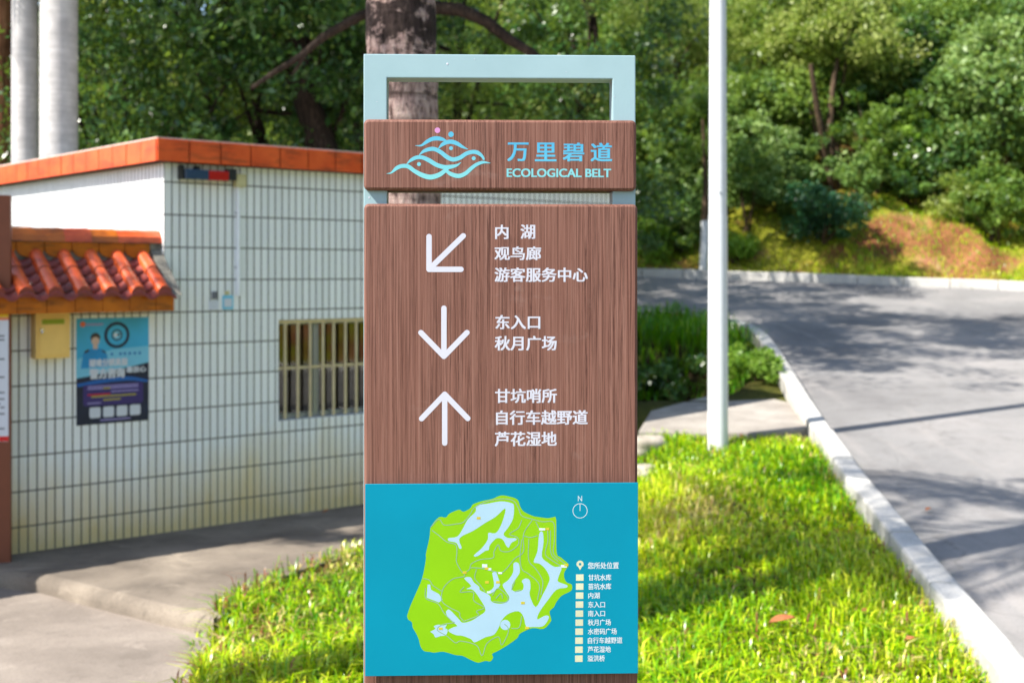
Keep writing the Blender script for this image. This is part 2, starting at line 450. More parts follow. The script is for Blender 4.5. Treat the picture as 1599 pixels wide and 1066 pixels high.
M['black'] = plain('black_plastic', lin(28, 30, 30), 0.5)
M['red_lens'] = plain('red_lens', lin(176, 8, 14), 0.25, 0.5)
M['blue_lens'] = plain('blue_lens', lin(34, 62, 92), 0.25, 0.5)
M['pvc'] = plain('white_pvc', lin(236, 238, 242), 0.5, 0.4, var=.04)
M['cream'] = plain('cream_box', lin(196, 186, 140), 0.6, 0.3, var=.1)
M['brown_paint'] = plain('brown_board_paint', lin(118, 66, 44), 0.5, 0.35, var=.06)
M['paper'] = plain('paper_white', lin(206, 210, 220), 0.4, 0.35, var=.02)
M['yellow'] = plain('yellow_print', lin(228, 196, 20), 0.4)
M['orange'] = plain('orange_print', lin(226, 110, 60), 0.4)
M['red'] = plain('red_print', lin(206, 20, 22), 0.4)
M['grey_print'] = plain('grey_print', lin(110, 112, 122), 0.4)
M['p_cyan'] = plain('poster_cyan', lin(60, 170, 216), 0.35, var=.12, scale=4)
M['p_cyan2'] = plain('poster_light_cyan', lin(120, 196, 226), 0.35, var=.1, scale=4)
M['p_navy'] = plain('poster_navy', lin(26, 34, 62), 0.35, var=.3, scale=6)
M['p_blue'] = plain('poster_blue', lin(20, 96, 176), 0.35, var=.1)
M['p_purple'] = plain('poster_purple', lin(58, 44, 110), 0.35, var=.1)
M['p_skin'] = plain('poster_skin', lin(206, 176, 160), 0.4)
M['p_hair'] = plain('poster_hair', lin(60, 54, 52), 0.4)
M['p_shirt'] = plain('poster_shirt', lin(36, 140, 200), 0.4)
M['p_lilac'] = plain('poster_lilac', lin(150, 140, 196), 0.4)
M['dry_leaf'] = plain('dry_leaf', lin(150, 92, 58), 0.7, 0.2, var=.25, scale=40)
M['curtain'] = plain('dim_interior_wall', lin(96, 76, 48), 0.9, 0.1, var=.45, scale=3)
M['interior'] = plain('dim_interior_floor', lin(70, 60, 48), 0.9, 0.1)
def mk_glass():
    m = NT('window_glass'); m.base((0.9, 0.95, 0.92, 1)); m.rough(0.02, 0.5)
    g = m.new('ShaderNodeBsdfGlossy'); g.inputs['Roughness'].default_value = 0.03; g.inputs['Color'].default_value = (0.9, 0.9, 0.85, 1)
    t = m.new('ShaderNodeBsdfTransparent'); t.inputs[0].default_value = (0.8, 0.76, 0.62, 1)
    fr = m.new('ShaderNodeFresnel'); fr.inputs[0].default_value = 1.9
    mx = m.new('ShaderNodeMixShader'); m.link(fr.outputs[0], mx.inputs[0]); m.link(t.outputs[0], mx.inputs[1]); m.link(g.outputs[0], mx.inputs[2])
    m.link(mx.outputs[0], m.out.inputs[0]); return m.mat
M['glass'] = mk_glass()

# ------------------------------------------------------------------ terrain
FAR = np.array([(-40, 27.5), (-20, 27), (-2, 25.8), (2.5, 25.0), (5, 24.3), (7.2, 23.5), (9.2, 22.7), (10.8, 21.2), (11.8, 19.0), (12.4, 15.5), (12.6, 12), (12.6, 4), (12.2, -6), (12, -25)], float)
NEAR = np.array([(-40, 22.5), (-20, 22), (-3, 20.9), (-1, 20.5), (1, 20.0), (2.3, 19.3), (3.1, 18.5), (3.42, 17.5), (3.30, 15.5), (3.0, 12.6), (2.76, 10.0), (2.62, 8.0), (2.43, 5.85), (1.95, 3.0), (1.6, 0.0), (0.9, -6), (0, -25)], float)

def resample(P, n):
    # Catmull-Rom then equal arc length
    out = []
    Q = np.vstack([2 * P[0] - P[1], P, 2 * P[-1] - P[-2]])
    for i in range(1, len(Q) - 2):
        for t in np.linspace(0, 1, 24, endpoint=False):
            a, b, c, d = Q[i - 1], Q[i], Q[i + 1], Q[i + 2]
            out.append(0.5 * ((2 * b) + (-a + c) * t + (2 * a - 5 * b + 4 * c - d) * t ** 2 + (-a + 3 * b - 3 * c + d) * t ** 3))
    out.append(P[-1]); out = np.array(out)
    s = np.concatenate([[0], np.cumsum(np.linalg.norm(np.diff(out, axis=0), axis=1))])
    u = np.linspace(0, s[-1], n)
    return np.stack([np.interp(u, s, out[:, 0]), np.interp(u, s, out[:, 1])], 1), s[-1]

def far_dist(X, Y):
    o = np.argsort(FAR[:10, 0]); yk = np.interp(X, FAR[:10, 0], FAR[:10, 1])
    oy = np.argsort(FAR[6:, 1]); xk = np.interp(Y, FAR[6:, 1][oy], FAR[6:, 0][oy])
    return np.where(X < 9.2, Y - yk, np.where(Y < 19, X - xk, np.maximum(Y - yk, X - xk) * 0.8))

def gz(X, Y):
    X = np.asarray(X, float); Y = np.asarray(Y, float)
    Yc = np.clip(Y, None, 27)
    r = np.where(Yc > 6, 0.11 * (Yc - 6) ** 2 / (np.maximum(Yc, 6) - 4 + 1e-6), 0.0)
    e0 = 0.5 - 9 * smooth(15.8, 19.5, Y)
    S = smooth(e0, e0 + 0.9 + 3 * smooth(16, 20, Y), X)
    z = r * S
    # ditch beside the slab
    d = np.sqrt(((X - 1.75) / 0.95) ** 2 + ((Y - 15.4) / 1.75) ** 2)
    z = z - 1.0 * (1 - smooth(0.55, 1.15, d))
    # bank and hill beyond the far kerb
    D = far_dist(X, Y)
    und = 0.22 * np.sin(X * 0.9 + 1.3) * np.sin(Y * 0.7 + X * 0.35) + 0.1 * np.sin(X * 2.7 + Y * 1.9)
    z = z + np.where(D > 0.2, 0.12 + 0.95 * smooth(0.2, 3.0, D) + 0.46 * np.clip(D - 2.8, 0, 9) + 0.3 * np.clip(D - 11.8, 0, 50) + und * smooth(0.3, 2.5, D) * 0.8 + 0.09 * np.sin(X * 5.1 + 1.1 * np.sin(Y * 3)) * smooth(0.3, 1.2, D), 0.0)
    # lower drive at the left foreground
    m = (1 - smooth(-1.75, -1.5, X)) * (1 - smooth(-0.08, 0.1, (Y - 8.45) + (X + 3.27) * 0.76))
    return z - 0.15 * m

def gz1(x, y): return float(gz(np.array([x]), np.array([y]))[0])

def hit(px, py, dz=0.0):
    """world point where the ray of a photo pixel meets the terrain"""
    Y = 3.0
    while Y < 60:
        X = (px - 799.5) / F * Y; z = EYE - (py - 427) / F * Y
        if z <= gz1(X, Y) + dz: break
        Y += 0.02
    return Vector((X, Y, gz1(X, Y) + dz))
def at(px, py, Y): return Vector(((px - 799.5) / F * Y, Y, EYE - (py - 427) / F * Y))

def axis_vals(lo, hi, near_lo, near_hi, step, growth=1.25):
    v = list(np.arange(near_lo, near_hi + 1e-6, step))
    s = step; x = near_hi
    while x < hi: s *= growth; x += s; v.append(x)
    s = step; x = near_lo; w = []
    while x > lo: s *= growth; x -= s; w.append(x)
    return np.array(w[::-1] + v)
gx = axis_vals(-400, 400, -8, 16, 0.16); gy = axis_vals(-200, 600, 4, 34, 0.16)
GX, GY = np.meshgrid(gx, gy)
GZ = gz(GX, GY) - 0.03
nx, ny = len(gx), len(gy)
idx = np.arange(nx * ny).reshape(ny, nx)
quads = np.stack([idx[:-1, :-1], idx[:-1, 1:], idx[1:, 1:], idx[1:, :-1]], -1).reshape(-1, 4)
D = far_dist(GX, GY)
bank = smooth(0.1, 0.5, D) * (1 - smooth(9, 14, D))
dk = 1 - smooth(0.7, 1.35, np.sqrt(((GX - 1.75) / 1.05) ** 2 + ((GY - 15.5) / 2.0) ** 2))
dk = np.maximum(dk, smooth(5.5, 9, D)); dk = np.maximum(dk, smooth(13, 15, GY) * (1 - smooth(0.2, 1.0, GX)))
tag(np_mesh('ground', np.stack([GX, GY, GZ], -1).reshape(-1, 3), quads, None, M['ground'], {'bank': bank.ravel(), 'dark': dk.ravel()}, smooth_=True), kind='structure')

# road: lofted between the two kerb lines
na, nb = 260, 40
A, LN = resample(NEAR, na); B, LF = resample(FAR, na)
# pair points so that rungs stay roughly across the road
rows = []
for i in range(na):
    rows.append([(A[i] * (1 - t) + B[i] * t) for t in np.linspace(0, 1, nb)])
rows = np.array(rows); RZ = gz(rows[..., 0], rows[..., 1])
# keep the bank rise off the road edge
mb = MB()
mb.grid([[(rows[i, j, 0], rows[i, j, 1], RZ[i, j]) for j in range(nb)] for i in range(na)])
tag(mb.build('road', M['road']), kind='structure')

def kerb(P, side, w, h, length, name, lo, hi):
    n = 1200; Q, L = resample(P, n); d = L / (n - 1)
    T = np.gradient(Q, axis=0); T /= np.linalg.norm(T, axis=1)[:, None]; Nn = np.stack([-T[:, 1], T[:, 0]], 1) * side
    mb = MB(); k = 0; step = int(round(length / d)); r = random.Random(3)
    while k + step < n:
        if hi[0] > Q[k, 0] > lo[0] and hi[1] > Q[k, 1] > lo[1]:
            ii = np.linspace(k, k + step, 5); jz = r.uniform(-.006, .006); jo = r.uniform(-.006, .006)
            prof = [(0, -0.12), (0, h - 0.02), (0.006, h - 0.006), (0.02, h), (w - 0.02, h), (w - 0.006, h - 0.006), (w, h - 0.02), (w, -0.12)]
            rr = []
            for q, i in enumerate(ii):
                i0 = min(int(i), n - 1); p = Q[i0].copy()
                if q == 0: p += T[i0] * 0.008
                if q == 4: p -= T[i0] * 0.008
                c = p + Nn[i0] * w / 2; z0 = gz1(*p) if side_flat else gz1(*p)
                rr.append([(p[0] + Nn[i0, 0] * (a + jo), p[1] + Nn[i0, 1] * (a + jo), z0 + b + jz) for a, b in prof])
            mb.grid(rr, smooth_=False); mb.face(rr[0]); mb.face(rr[-1][::-1])
        k += step
    return tag(mb.build(name, M['kerb']), kind='structure')
side_flat = True
# near kerb stands on the lawn side (outside the road); far kerb on the bank side
kerb(NEAR, -1, 0.17, 0.13, 1.0, 'kerb', (-8, -3), (20, 24))
kerb(FAR, 1, 0.16, 0.17, 0.8, 'kerb', (-12, 0), (20, 30))

# concrete apron in front of the building (bullnosed front edge) and the lower drive
C0 = Vector((-2.635, 9.60)); RZB = math.atan2(.656, .755)
dv = Vector((.755, .656)); iv = Vector((-.656, .755))
def wl(s, t=0.0): p = C0 + dv * s + iv * t; return (p.x, p.y)
front = [(-1.70, 7.22), (-2.05, 7.45), (-2.6, 7.85), (-3.05, 8.2), (-3.35, 8.33), (-3.9, 8.2), (-5.0, 8.0)]
right = [(1.25, 11.6), (0.9, 11.0), (0.1, 10.05), (-.5, 9.5), (-1.02, 9.0), (-1.42, 8.35), (-1.60, 7.85)]
outl = front[::-1] + []           # from the far left to the right corner
poly = [wl(-3.4, .3)] + front[::-1] + right[::-1] + [wl(5.3, -.2), wl(5.2, .3)]
mb = MB(); steps = [(0.0, -0.22), (0.0, -0.075), (0.012, -0.04), (0.035, -0.014), (0.07, 0.0)]
fr = front[::-1]
def inset(i, d):
    a = Vector(fr[max(i - 1, 0)]); b = Vector(fr[min(i + 1, len(fr) - 1)]); t = (b - a).normalized(); nn = Vector((-t.y, t.x))
    p = Vector(fr[i]) + nn * d; return p
rws = [[(inset(i, d).x, inset(i, d).y, z + 0.004 * math.sin(i * 2.1)) for i in range(len(fr))] for d, z in steps]
mb.grid(rws)
top = [tuple(inset(i, 0.07)) for i in range(len(fr))]
pp = [wl(-3.4, .3)] + top + right[::-1] + [wl(5.3, -.2), wl(5.2, .3)]
for t in tessellate_polygon([[Vector((p[0], p[1], 0)) for p in pp]]):
    mb.face([(pp[i][0], pp[i][1], 0.004 * math.sin((i - 1) * 2.1) if 0 < i <= len(fr) else 0.0) for i in t])
er = [(-1.70, 7.22)] + right[::-1]
for a, b in zip(er, er[1:]): mb.face([(a[0], a[1], 0), (b[0], b[1], 0), (b[0], b[1], -.2), (a[0], a[1], -.2)])
tag(mb.build('path', M['apron']), kind='structure')
mb = MB()
dp = [(-1.44, 4.5), (-1.50, 6.05), (-1.62, 6.7), (-1.72, 7.3), (-2.6, 7.95), (-3.35, 8.45), (-5.0, 8.2), (-14, 8.2), (-14, -4), (-1.2, -4)]
for t in tessellate_polygon([[Vector((p[0], p[1], 0)) for p in dp]]): mb.face([(dp[i][0], dp[i][1], -0.105) for i in t])
tag(mb.build('drive', M['drive']), kind='structure')

# broken concrete slab over the culvert, rocks below it
mb = MB()
zs = 0.56
sp = [(1.18, 11.75), (1.75, 11.62), (2.2, 11.6), (2.84, 11.85), (2.98, 13.2), (2.72, 13.85), (2.2, 13.9), (1.9, 13.55), (1.42, 12.9)]
mb.prism(sp, zs - 0.16, zs)
sl_o = mb.build('slab', M['slab'], bevel=0.02)
sl_o.rotation_euler = (R(3.0), R(-0.6), 0); sl_o.location = (0, 0, -0.675)
tag(sl_o, 'cracked flat concrete slab over the dark ditch behind the lamp post', 'slab')

def rock(x, y, z, s, seed, label):
    bm = bmesh.new(); bmesh.ops.create_icosphere(bm, subdivisions=3, radius=1)
    r = np.random.default_rng(seed); ph = r.uniform(0, 6, 9)
    for v in bm.verts:
        c = v.co; k = 1 + .16 * math.sin(3 * c.x + ph[0]) * math.sin(3 * c.y + ph[1]) + .12 * math.sin(5 * c.z + ph[2] + 2 * c.x)
        c *= k; c.z = max(min(c.z, .55), -.7)
        v.co = Vector((c.x * s[0], c.y * s[1], c.z * s[2]))
    me = bpy.data.meshes.new('rock'); bm.to_mesh(me); bm.free(); me.materials.append(M['rock'])
    for p in me.polygons: p.use_smooth = True
    o = bpy.data.objects.new('rock', me); COL.objects.link(o); o.location = (x, y, z); o.rotation_euler = (0, 0, seed)
    return tag(o, label, 'rock')
p = hit(1012, 700); rock(p.x, p.y, p.z + .03, (.2, .16, .14), 1, 'pale boulder under the broken slab edge, right beside the sign')
p = hit(1008, 735); rock(p.x, p.y, p.z + .0, (.13, .1, .08), 2, 'smaller pale stone in the grass below the boulder beside the sign')

# ------------------------------------------------------------------ leaves, grass
def rand_unit(n, r):
    v = r.normal(size=(n, 3)); return v / np.linalg.norm(v, axis=1)[:, None]

def leaf_arrays(cent, size, r, up=0.35, asp=0.45, outward=None):
    n = len(cent)
    ax = rand_unit(n, r); ax[:, 2] -= up * 0.6
    if outward is not None: ax += outward * 0.5
    ax /= np.linalg.norm(ax, axis=1)[:, None]
    nr = rand_unit(n, r); nr[:, 2] += up * 2
    if outward is not None: nr += outward * 0.6
    sd_ = np.cross(ax, nr); sd_ /= (np.linalg.norm(sd_, axis=1)[:, None] + 1e-9)
    nn = np.cross(sd_, ax)
    s = (size * r.uniform(0.6, 1.35, n))[:, None]
    b = cent - ax * s * .5; t = cent + ax * s * .5
    l = cent + sd_ * s * asp * .5 + nn * s * .06 - ax * s * .06; q = cent - sd_ * s * asp * .5 + nn * s * .06 - ax * s * .06
    V = np.stack([b, q, t, l], 1).reshape(-1, 3)
    Q = np.arange(4 * n).reshape(n, 4)
    return V, Q

def crown_clusters(nc, cen, rad, r, shell=0.45):
    u = rand_unit(nc, r)
    ph = r.uniform(0, 6.28, 6)   # uneven, lobed outline
    lob = 1 + .22 * np.sin(3.1 * u[:, 0] + ph[0] + 2 * u[:, 2]) + .18 * np.sin(4.3 * u[:, 1] + ph[1]) + .16 * np.sin(5.2 * u[:, 2] + ph[2] + 2 * u[:, 0])
    u = u * (r.uniform(shell ** 3, 1, nc) ** (1 / 3) * lob)[:, None]
    return np.array(cen) + u * np.array(rad)

def foliage(name, clusters, crad, per, size, mat, r, parent, asp=0.45, flat=0.7, tint_bias=0.0, cen=None):
    nc = len(clusters); per_c = np.maximum(8, (per * r.uniform(.5, 1.4, nc)).astype(int))
    cid = np.repeat(np.arange(nc), per_c); n = len(cid)
    cr = crad * r.uniform(.45, 1.5, nc)
    off = rand_unit(n, r) * (r.uniform(0.1, 1, n) ** .5)[:, None]; off[:, 2] *= flat
    P = clusters[cid] + off * cr[cid][:, None]
    V, Q = leaf_arrays(P, size, r, asp=asp, outward=off)
    ct = r.normal(0.5, 0.22, nc)  # clump leaf tones, spread widened to paint in sun patches and dark gaps
    t = np.clip(ct[cid] + r.normal(0, .2, n) + tint_bias, 0, 1)
    return np_mesh(name, V, Q, None, mat, {'tint': np.repeat(t, 4)}, parent)

def curve_path(a, b, bend, n=6):
    a, b = Vector(a), Vector(b); return [a.lerp(b, i / (n - 1)) + Vector(bend) * math.sin(math.pi * i / (n - 1)) for i in range(n)]

def tree(name, label, cat, px, Y, H, base, rad, mat, seed, tr=0.12, nc=60, per=150, leaf=0.10, crad=0.45, lean=(0, 0), bark='bark', asp=.45, limbs=7, shell=.45, trunk_paths=None, group=None, bias=0.0, sink=0.1, off=(0, 0)):
    r = np.random.default_rng(seed); X = (px - 799.5) / F * Y
    t = thing(name, label, cat, (X, Y, gz1(X, Y) - sink), 0, group)
    cz = (base + H) / 2; top = Vector((lean[0], lean[1], 0))
    cen = (lean[0] + off[0], lean[1] + off[1], cz); rd = (rad, rad, (H - base) / 2)
    cl = crown_clusters(nc, cen, rd, r, shell)
    mb = MB()
    tp = Vector((lean[0], lean[1], base + (H - base) * .55))
    path = [Vector((0, 0, 0)).lerp(tp, i / 7) + Vector((math.sin(i * 1.3 + seed), math.cos(i * 1.1 + seed), 0)) * tr * .5 * (i > 0) for i in range(8)]
    mb.tube(path, [tr * (1.25 if i == 0 else 1 - .75 * i / 7) for i in range(8)], 9)
    for k in range(limbs):
        i = r.integers(3, 7); a = path[i]; b = Vector(cl[r.integers(0, nc)])
        mb.tube(curve_path(a, b, (0, 0, .15 * (b - a).length * r.uniform(-.5, 1))), [tr * .5 * (1 - .8 * q / 5) * (1 - .06 * i) for q in range(6)], 6)
    for pth, r0, r1 in (trunk_paths or []):
        n = len(pth); mb.tube(pth, [r0 + (r1 - r0) * i / (n - 1) for i in range(n)], 8)
    mb.build('trunk', M[bark], t)
    foliage('crown', cl, crad, per, leaf, M[mat], r, t, asp=asp, tint_bias=bias)
    return t

def shrub(name, label, px, Y, rad, H, mat, seed, nc=26, per=130, leaf=0.08, crad=.28, asp=.5, group=None, cat='shrub', stems=5, bias=0.0, z=None):
    r = np.random.default_rng(seed); X = (px - 799.5) / F * Y
    t = thing(name, label, cat, (X, Y, (gz1(X, Y) if z is None else z) - .05), 0, group)
    cl = crown_clusters(nc, (0, 0, H * .52), (rad * 1.05, rad * 1.05, H * .46), r, .35)
    mb = MB()
    for k in range(stems):
        b = Vector(cl[r.integers(0, nc)])
        mb.tube(curve_path((r.normal(0, .06), r.normal(0, .06), 0), b, (0, 0, .1)), [.025 * (1 - .7 * q / 5) for q in range(6)], 5)
    mb.build('stem', M['bark'], t)
    foliage('foliage', cl, crad, per, leaf, M[mat], r, t, asp=asp, tint_bias=bias)
    return t

def inside(poly, X, Y):
    c = np.zeros(len(X), bool); n = len(poly)
    for i in range(n):
        x0, y0 = poly[i]; x1, y1 = poly[(i + 1) % n]
        k = ((y0 > Y) != (y1 > Y)) & (X < (x1 - x0) * (Y - y0) / (y1 - y0 + 1e-12) + x0); c ^= k
    return c

def lowfreq(X, Y, seed, s):
    r = np.random.default_rng(seed); o = np.zeros_like(X)
    for k in range(7):
        a = r.uniform(0, 6.28); f = s * r.uniform(.5, 2.2); o += np.sin((X * math.cos(a) + Y * math.sin(a)) * f + r.uniform(0, 6.28)) / 7 ** .5
    return o

def grass(name, poly, dens, seed, length, width, tint_fn, label, mat='grass', kind='stuff', cat='grass', upright=.68, holes=None, z=None):
    r = np.random.default_rng(seed)
    P = np.array(poly); lo, hi = P.min(0), P.max(0); n = int((hi[0] - lo[0]) * (hi[1] - lo[1]) * dens)
    X = r.uniform(lo[0], hi[0], n); Y = r.uniform(lo[1], hi[1], n); k = inside(poly, X, Y)
    X, Y = X[k], Y[k]
    # tufts
    X = X + 0.03 * np.sin(X * 47 + Y * 13); Y = Y + 0.03 * np.sin(Y * 41 - X * 17)
    n = len(X); Z = gz(X, Y) - .03
    dens_m = lowfreq(X, Y, seed + 5, 3.0)
    L = length * r.uniform(.45, 1.25, n) * (1 + .34 * dens_m).clip(.35, 1.8)
    az = r.uniform(0, 6.283, n); ti = np.clip(r.normal(1 - upright, .28, n), 0.03, 1.15)
    dx, dy = np.cos(az), np.sin(az); sx, sy = -dy, dx
    w = width * r.uniform(.6, 1.3, n)
    def pt(f, side, wd, sag):
        h = L * f
        return np.stack([X + dx * h * np.sin(ti) * (1 + sag * f) + sx * side * wd, Y + dy * h * np.sin(ti) * (1 + sag * f) + sy * side * wd, Z + h * np.cos(ti) * (1 - .45 * sag * f * f)], -1)
    V = np.stack([pt(0, -1, w * .35, 0), pt(0, 1, w * .35, 0), pt(.55, 1, w * .5, .35), pt(.55, -1, w * .5, .35), pt(1, 0, w, .9)], 1).reshape(-1, 3)
    b = np.arange(n) * 5
    Q = np.stack([b, b + 1, b + 2, b + 3], -1); T = np.stack([b + 3, b + 2, b + 4], -1)
    t = np.clip(tint_fn(X, Y, r, n), 0, 1)
    return tag(np_mesh(name, V, Q, T, M[mat], {'tint': np.repeat(t, 5)}, smooth_=True), label, cat, None, kind)

def lawn_tint(X, Y, r, n):
    t = .52 + .13 * lowfreq(X, Y, 3, 2.0) + r.normal(0, .15, n)
    dry = lowfreq(X, Y, 9, 2.4) + r.normal(0, .7, n)
    kd = np.interp(Y, NEAR[::-1, 1][6:], NEAR[::-1, 0][6:]) if False else None
    edge = smooth(2.0, 2.7, X - .06 * (Y - 6))
    t = np.where(dry + edge * 1.1 > 1.6, r.uniform(.86, 1.0, n), np.clip(t, .14, .86))
    return np.where(r.uniform(0, 1, n) < .03 + .10 * edge + .12 * (X < -1.2), r.uniform(0, .09, n), t)
near_in, _ = resample(NEAR[7:15], 60)
east = [(x - .17 - .005, y) for x, y in near_in if 1.5 < y < 11.75]
east = sorted(east, key=lambda p: p[1])
lawn_poly = east + [(2.2, 11.58), (1.1, 11.7), (.85, 11.0), (.03, 10.12), (-.57, 9.57), (-1.09, 9.06), (-1.49, 8.40), (-1.68, 7.88), (-1.76, 7.2), (-1.66, 6.7), (-1.55, 6.05), (-1.47, 4.5), (-1.3, 1.5)]
grass('lawn_grass', lawn_poly, 2200, 11, .15, .0098, lawn_tint, 'short bright green lawn grass around the sign, yellowish and dry in patches')

# ------------------------------------------------------------------ the sign
PPM = F / 2.8
SX, SY_ = (782.6 - 799.5) / F * 2.85 - .0013, 2.85
sign = thing('guide_sign', 'tall brown wood-grain guide sign with pale green frame, white arrows and map', 'sign', (SX, SY_, gz1(SX, SY_) - .03), R(1.9))
ZB = gz1(SX, SY_) - .03
YF = -.048
def su(px, y=YF): return (px - 783.0) / F * (SY_ + y)
def sv(py, y=YF): return EYE - (py - 427) / F * (SY_ + y) - ZB
mb = MB()
fd0, fd1 = -.030, .033
fx0, fx1, ft = su(569.2, fd0), su(994, fd0), sv(85.5, fd0)
pw = .0516
por = [(fx0, .012), (fx0 + pw, .012), (fx0 + pw, ft - .0528), (fx1 - pw, ft - .0528), (fx1 - pw, .012), (fx1, .012), (fx1, ft), (fx0, ft)]
mb.prism(por, -fd1, -fd0, 0, lambda u, v, w: (u, -w, v))
mb.build('frame', M['frame'], sign, bevel=0.0022)
for px, py, rr in ((699.5, 100.5, 1.9), (578, 309, 1.5), (742, 93, .8), (885, 112, .7), (961, 150, .8), (590, 160, .7)):
    mb = MB(); mb.tube([(su(px, fd0), fd0 + .0002, sv(py, fd0)), (su(px, fd0), fd0 - .0005, sv(py, fd0))], [rr * .0014, rr * .0011], 9); mb.build('paint_fleck', M['white_print'], sign)
mb = MB(); mb.box(fx0 - .05, fx1 + .05, -.1, .1, 0, .012); mb.build('base_plate', M['frame'], sign)

def rrect(x0, x1, z0, z1, r, n=6):
    pts = []
    for cx, cz, a0 in ((x1 - r, z1 - r, 0), (x0 + r, z1 - r, 90), (x0 + r, z0 + r, 180), (x1 - r, z0 + r, 270)):
        for k in range(n + 1):
            a = R(a0 + 90 * k / n); pts.append((cx + r * math.cos(a), cz + r * math.sin(a)))
    return pts
def slab(x0, x1, z0, z1, r, yf, yb, bev, name, mat, parent):
    mb = MB(); rows = []
    for d, y in ((bev, yb), (bev * .3, yb - bev * .3), (0, yb - bev), (0, yf + bev), (bev * .3, yf + bev * .3), (bev, yf)):
        rows.append([(x, y, z) for x, z in rrect(x0 + d, x1 - d, z0 + d, z1 - d, max(r - d, .0012))])
    mb.grid(rows, 0, True, True)
    mb.face(rows[0]); mb.face(rows[-1][::-1])
    o = mb.build(name, mat, parent)
    return o
head = slab(su(569), su(995.2), sv(297.5), sv(187), .011, YF, .050, .006, 'header_panel', M['wood'], sign)
body = slab(su(569.3), su(997), .10, sv(318.5), .011, YF, .050, .006, 'direction_panel', M['wood'], sign)
ybd = YF - .0135
bd = MB(); bx0, bx1, bz0, bz1 = su(571, ybd), su(997.4, ybd), sv(1053, ybd), sv(754.3, ybd)
bd.box(bx0, bx1, ybd, ybd + .003, bz0, bz1)
board = bd.build('map_board', M['teal'], sign, bevel=.0008)
for px, py in ((585, 770), (985, 770), (585, 1038), (985, 1038), (783, 770), (783, 1038)):
    mb = MB(); mb.tube([(su(px), ybd + .003, sv(py)), (su(px), YF + .002, sv(py))], .008, 10); mb.build('spacer', M['chrome'], sign)

def text_mesh(s):
    c = bpy.data.curves.new('t', 'FONT'); c.body = s; c.resolution_u = 4
    o = bpy.data.objects.new('t', c); COL.objects.link(o)
    bpy.context.view_layer.update()
    me = bpy.data.meshes.new_from_object(o.evaluated_get(bpy.context.evaluated_depsgraph_get()))
    n = len(me.vertices); v = np.empty(n * 3, np.float32); me.vertices.foreach_get('co', v); v = v.reshape(-1, 3)
    f = [tuple(p.vertices) for p in me.polygons]
    bpy.data.objects.remove(o); bpy.data.curves.remove(c); bpy.data.meshes.remove(me)
    return v, f
def lettering(items, y, mat, parent, name='lettering', th=0.00006):
    """items: (string, x0, x1, z0, z1, bold); fitted to that box; a bold weight is built up from thin shifted layers"""
    V, Fc, n = [], [], 0
    for s, x0, x1, z0, z1, bold in items:
        v, f = text_mesh(s)
        lo, hi = v.min(0), v.max(0); b = bold * (z1 - z0)
        sh = [(0, 0)] if bold == 0 else [(-b, -b * .6), (b, -b * .6), (b, b * .6), (-b, b * .6), (0, 0)]
        for q, (du, dw) in enumerate(sh):
            x = x0 + b + (v[:, 0] - lo[0]) / (hi[0] - lo[0]) * (x1 - x0 - 2 * b) + du
            z = z0 + b * .6 + (v[:, 1] - lo[1]) / (hi[1] - lo[1]) * (z1 - z0 - 1.2 * b) + dw
            V += [(a, y - th * (q + 1), c) for a, c in zip(x, z)]; Fc += [tuple(i + n for i in r_) for r_ in f]; n += len(v)
    me = bpy.data.meshes.new(name); me.from_pydata(V, [], Fc); me.materials.append(mat)
    o = bpy.data.objects.new(name, me); COL.objects.link(o); o.parent = parent
    return o
def boxpx(s, x0, x1, y0, y1, bold=0.0, y=YF): return (s, su(x0, y), su(x1, y), sv(y1, y), sv(y0, y), bold)

def flat(parts, name, mat, parent, to):
    """parts: list of (outline in plan units, level) prisms on a face"""
    mb = MB()
    for pts, a, b in parts: mb.prism(pts, a, b, 0, to)
    return mb.build(name, mat, parent)
def cat_rom(P, n=8):
    P = np.array(P, float); Q = np.vstack([2 * P[0] - P[1], P, 2 * P[-1] - P[-2]]); out = []
    for i in range(1, len(Q) - 2):
        for t in np.linspace(0, 1, n, endpoint=False):
            a, b, c, d = Q[i - 1], Q[i], Q[i + 1], Q[i + 2]
            out.append(.5 * ((2 * b) + (-a + c) * t + (2 * a - 5 * b + 4 * c - d) * t ** 2 + (-a + 3 * b - 3 * c + d) * t ** 3))
    out.append(P[-1]); return np.array(out)
def ribbon_mb(mb, P, to, a, b, mi=0, n=8, smoothed=True):
    """P rows (x, y, width): solid flat ribbon"""
    Q = cat_rom(P, n) if smoothed else np.array(P, float)
    T = np.gradient(Q[:, :2], axis=0); T /= (np.linalg.norm(T, axis=1)[:, None] + 1e-9); Nn = np.stack([-T[:, 1], T[:, 0]], 1)
    l = Q[:, :2] + Nn * Q[:, 2:3] / 2; r = Q[:, :2] - Nn * Q[:, 2:3] / 2
    mb.grid([[to(*l[i], b), to(*r[i], b)] for i in range(len(Q))], mi, smooth_=False)
    mb.grid([[to(*l[i], a), to(*l[i], b)] for i in range(len(Q))], mi, smooth_=False)
    mb.grid([[to(*r[i], b), to(*r[i], a)] for i in range(len(Q))], mi, smooth_=False)
def disc(cx, cy, r, n=28): return [(cx + r * math.cos(2 * math.pi * k / n), cy + r * math.sin(2 * math.pi * k / n)) for k in range(n)]

def to_panel(y): return lambda u, v, w: (su(u, y), y - w, sv(v, y))
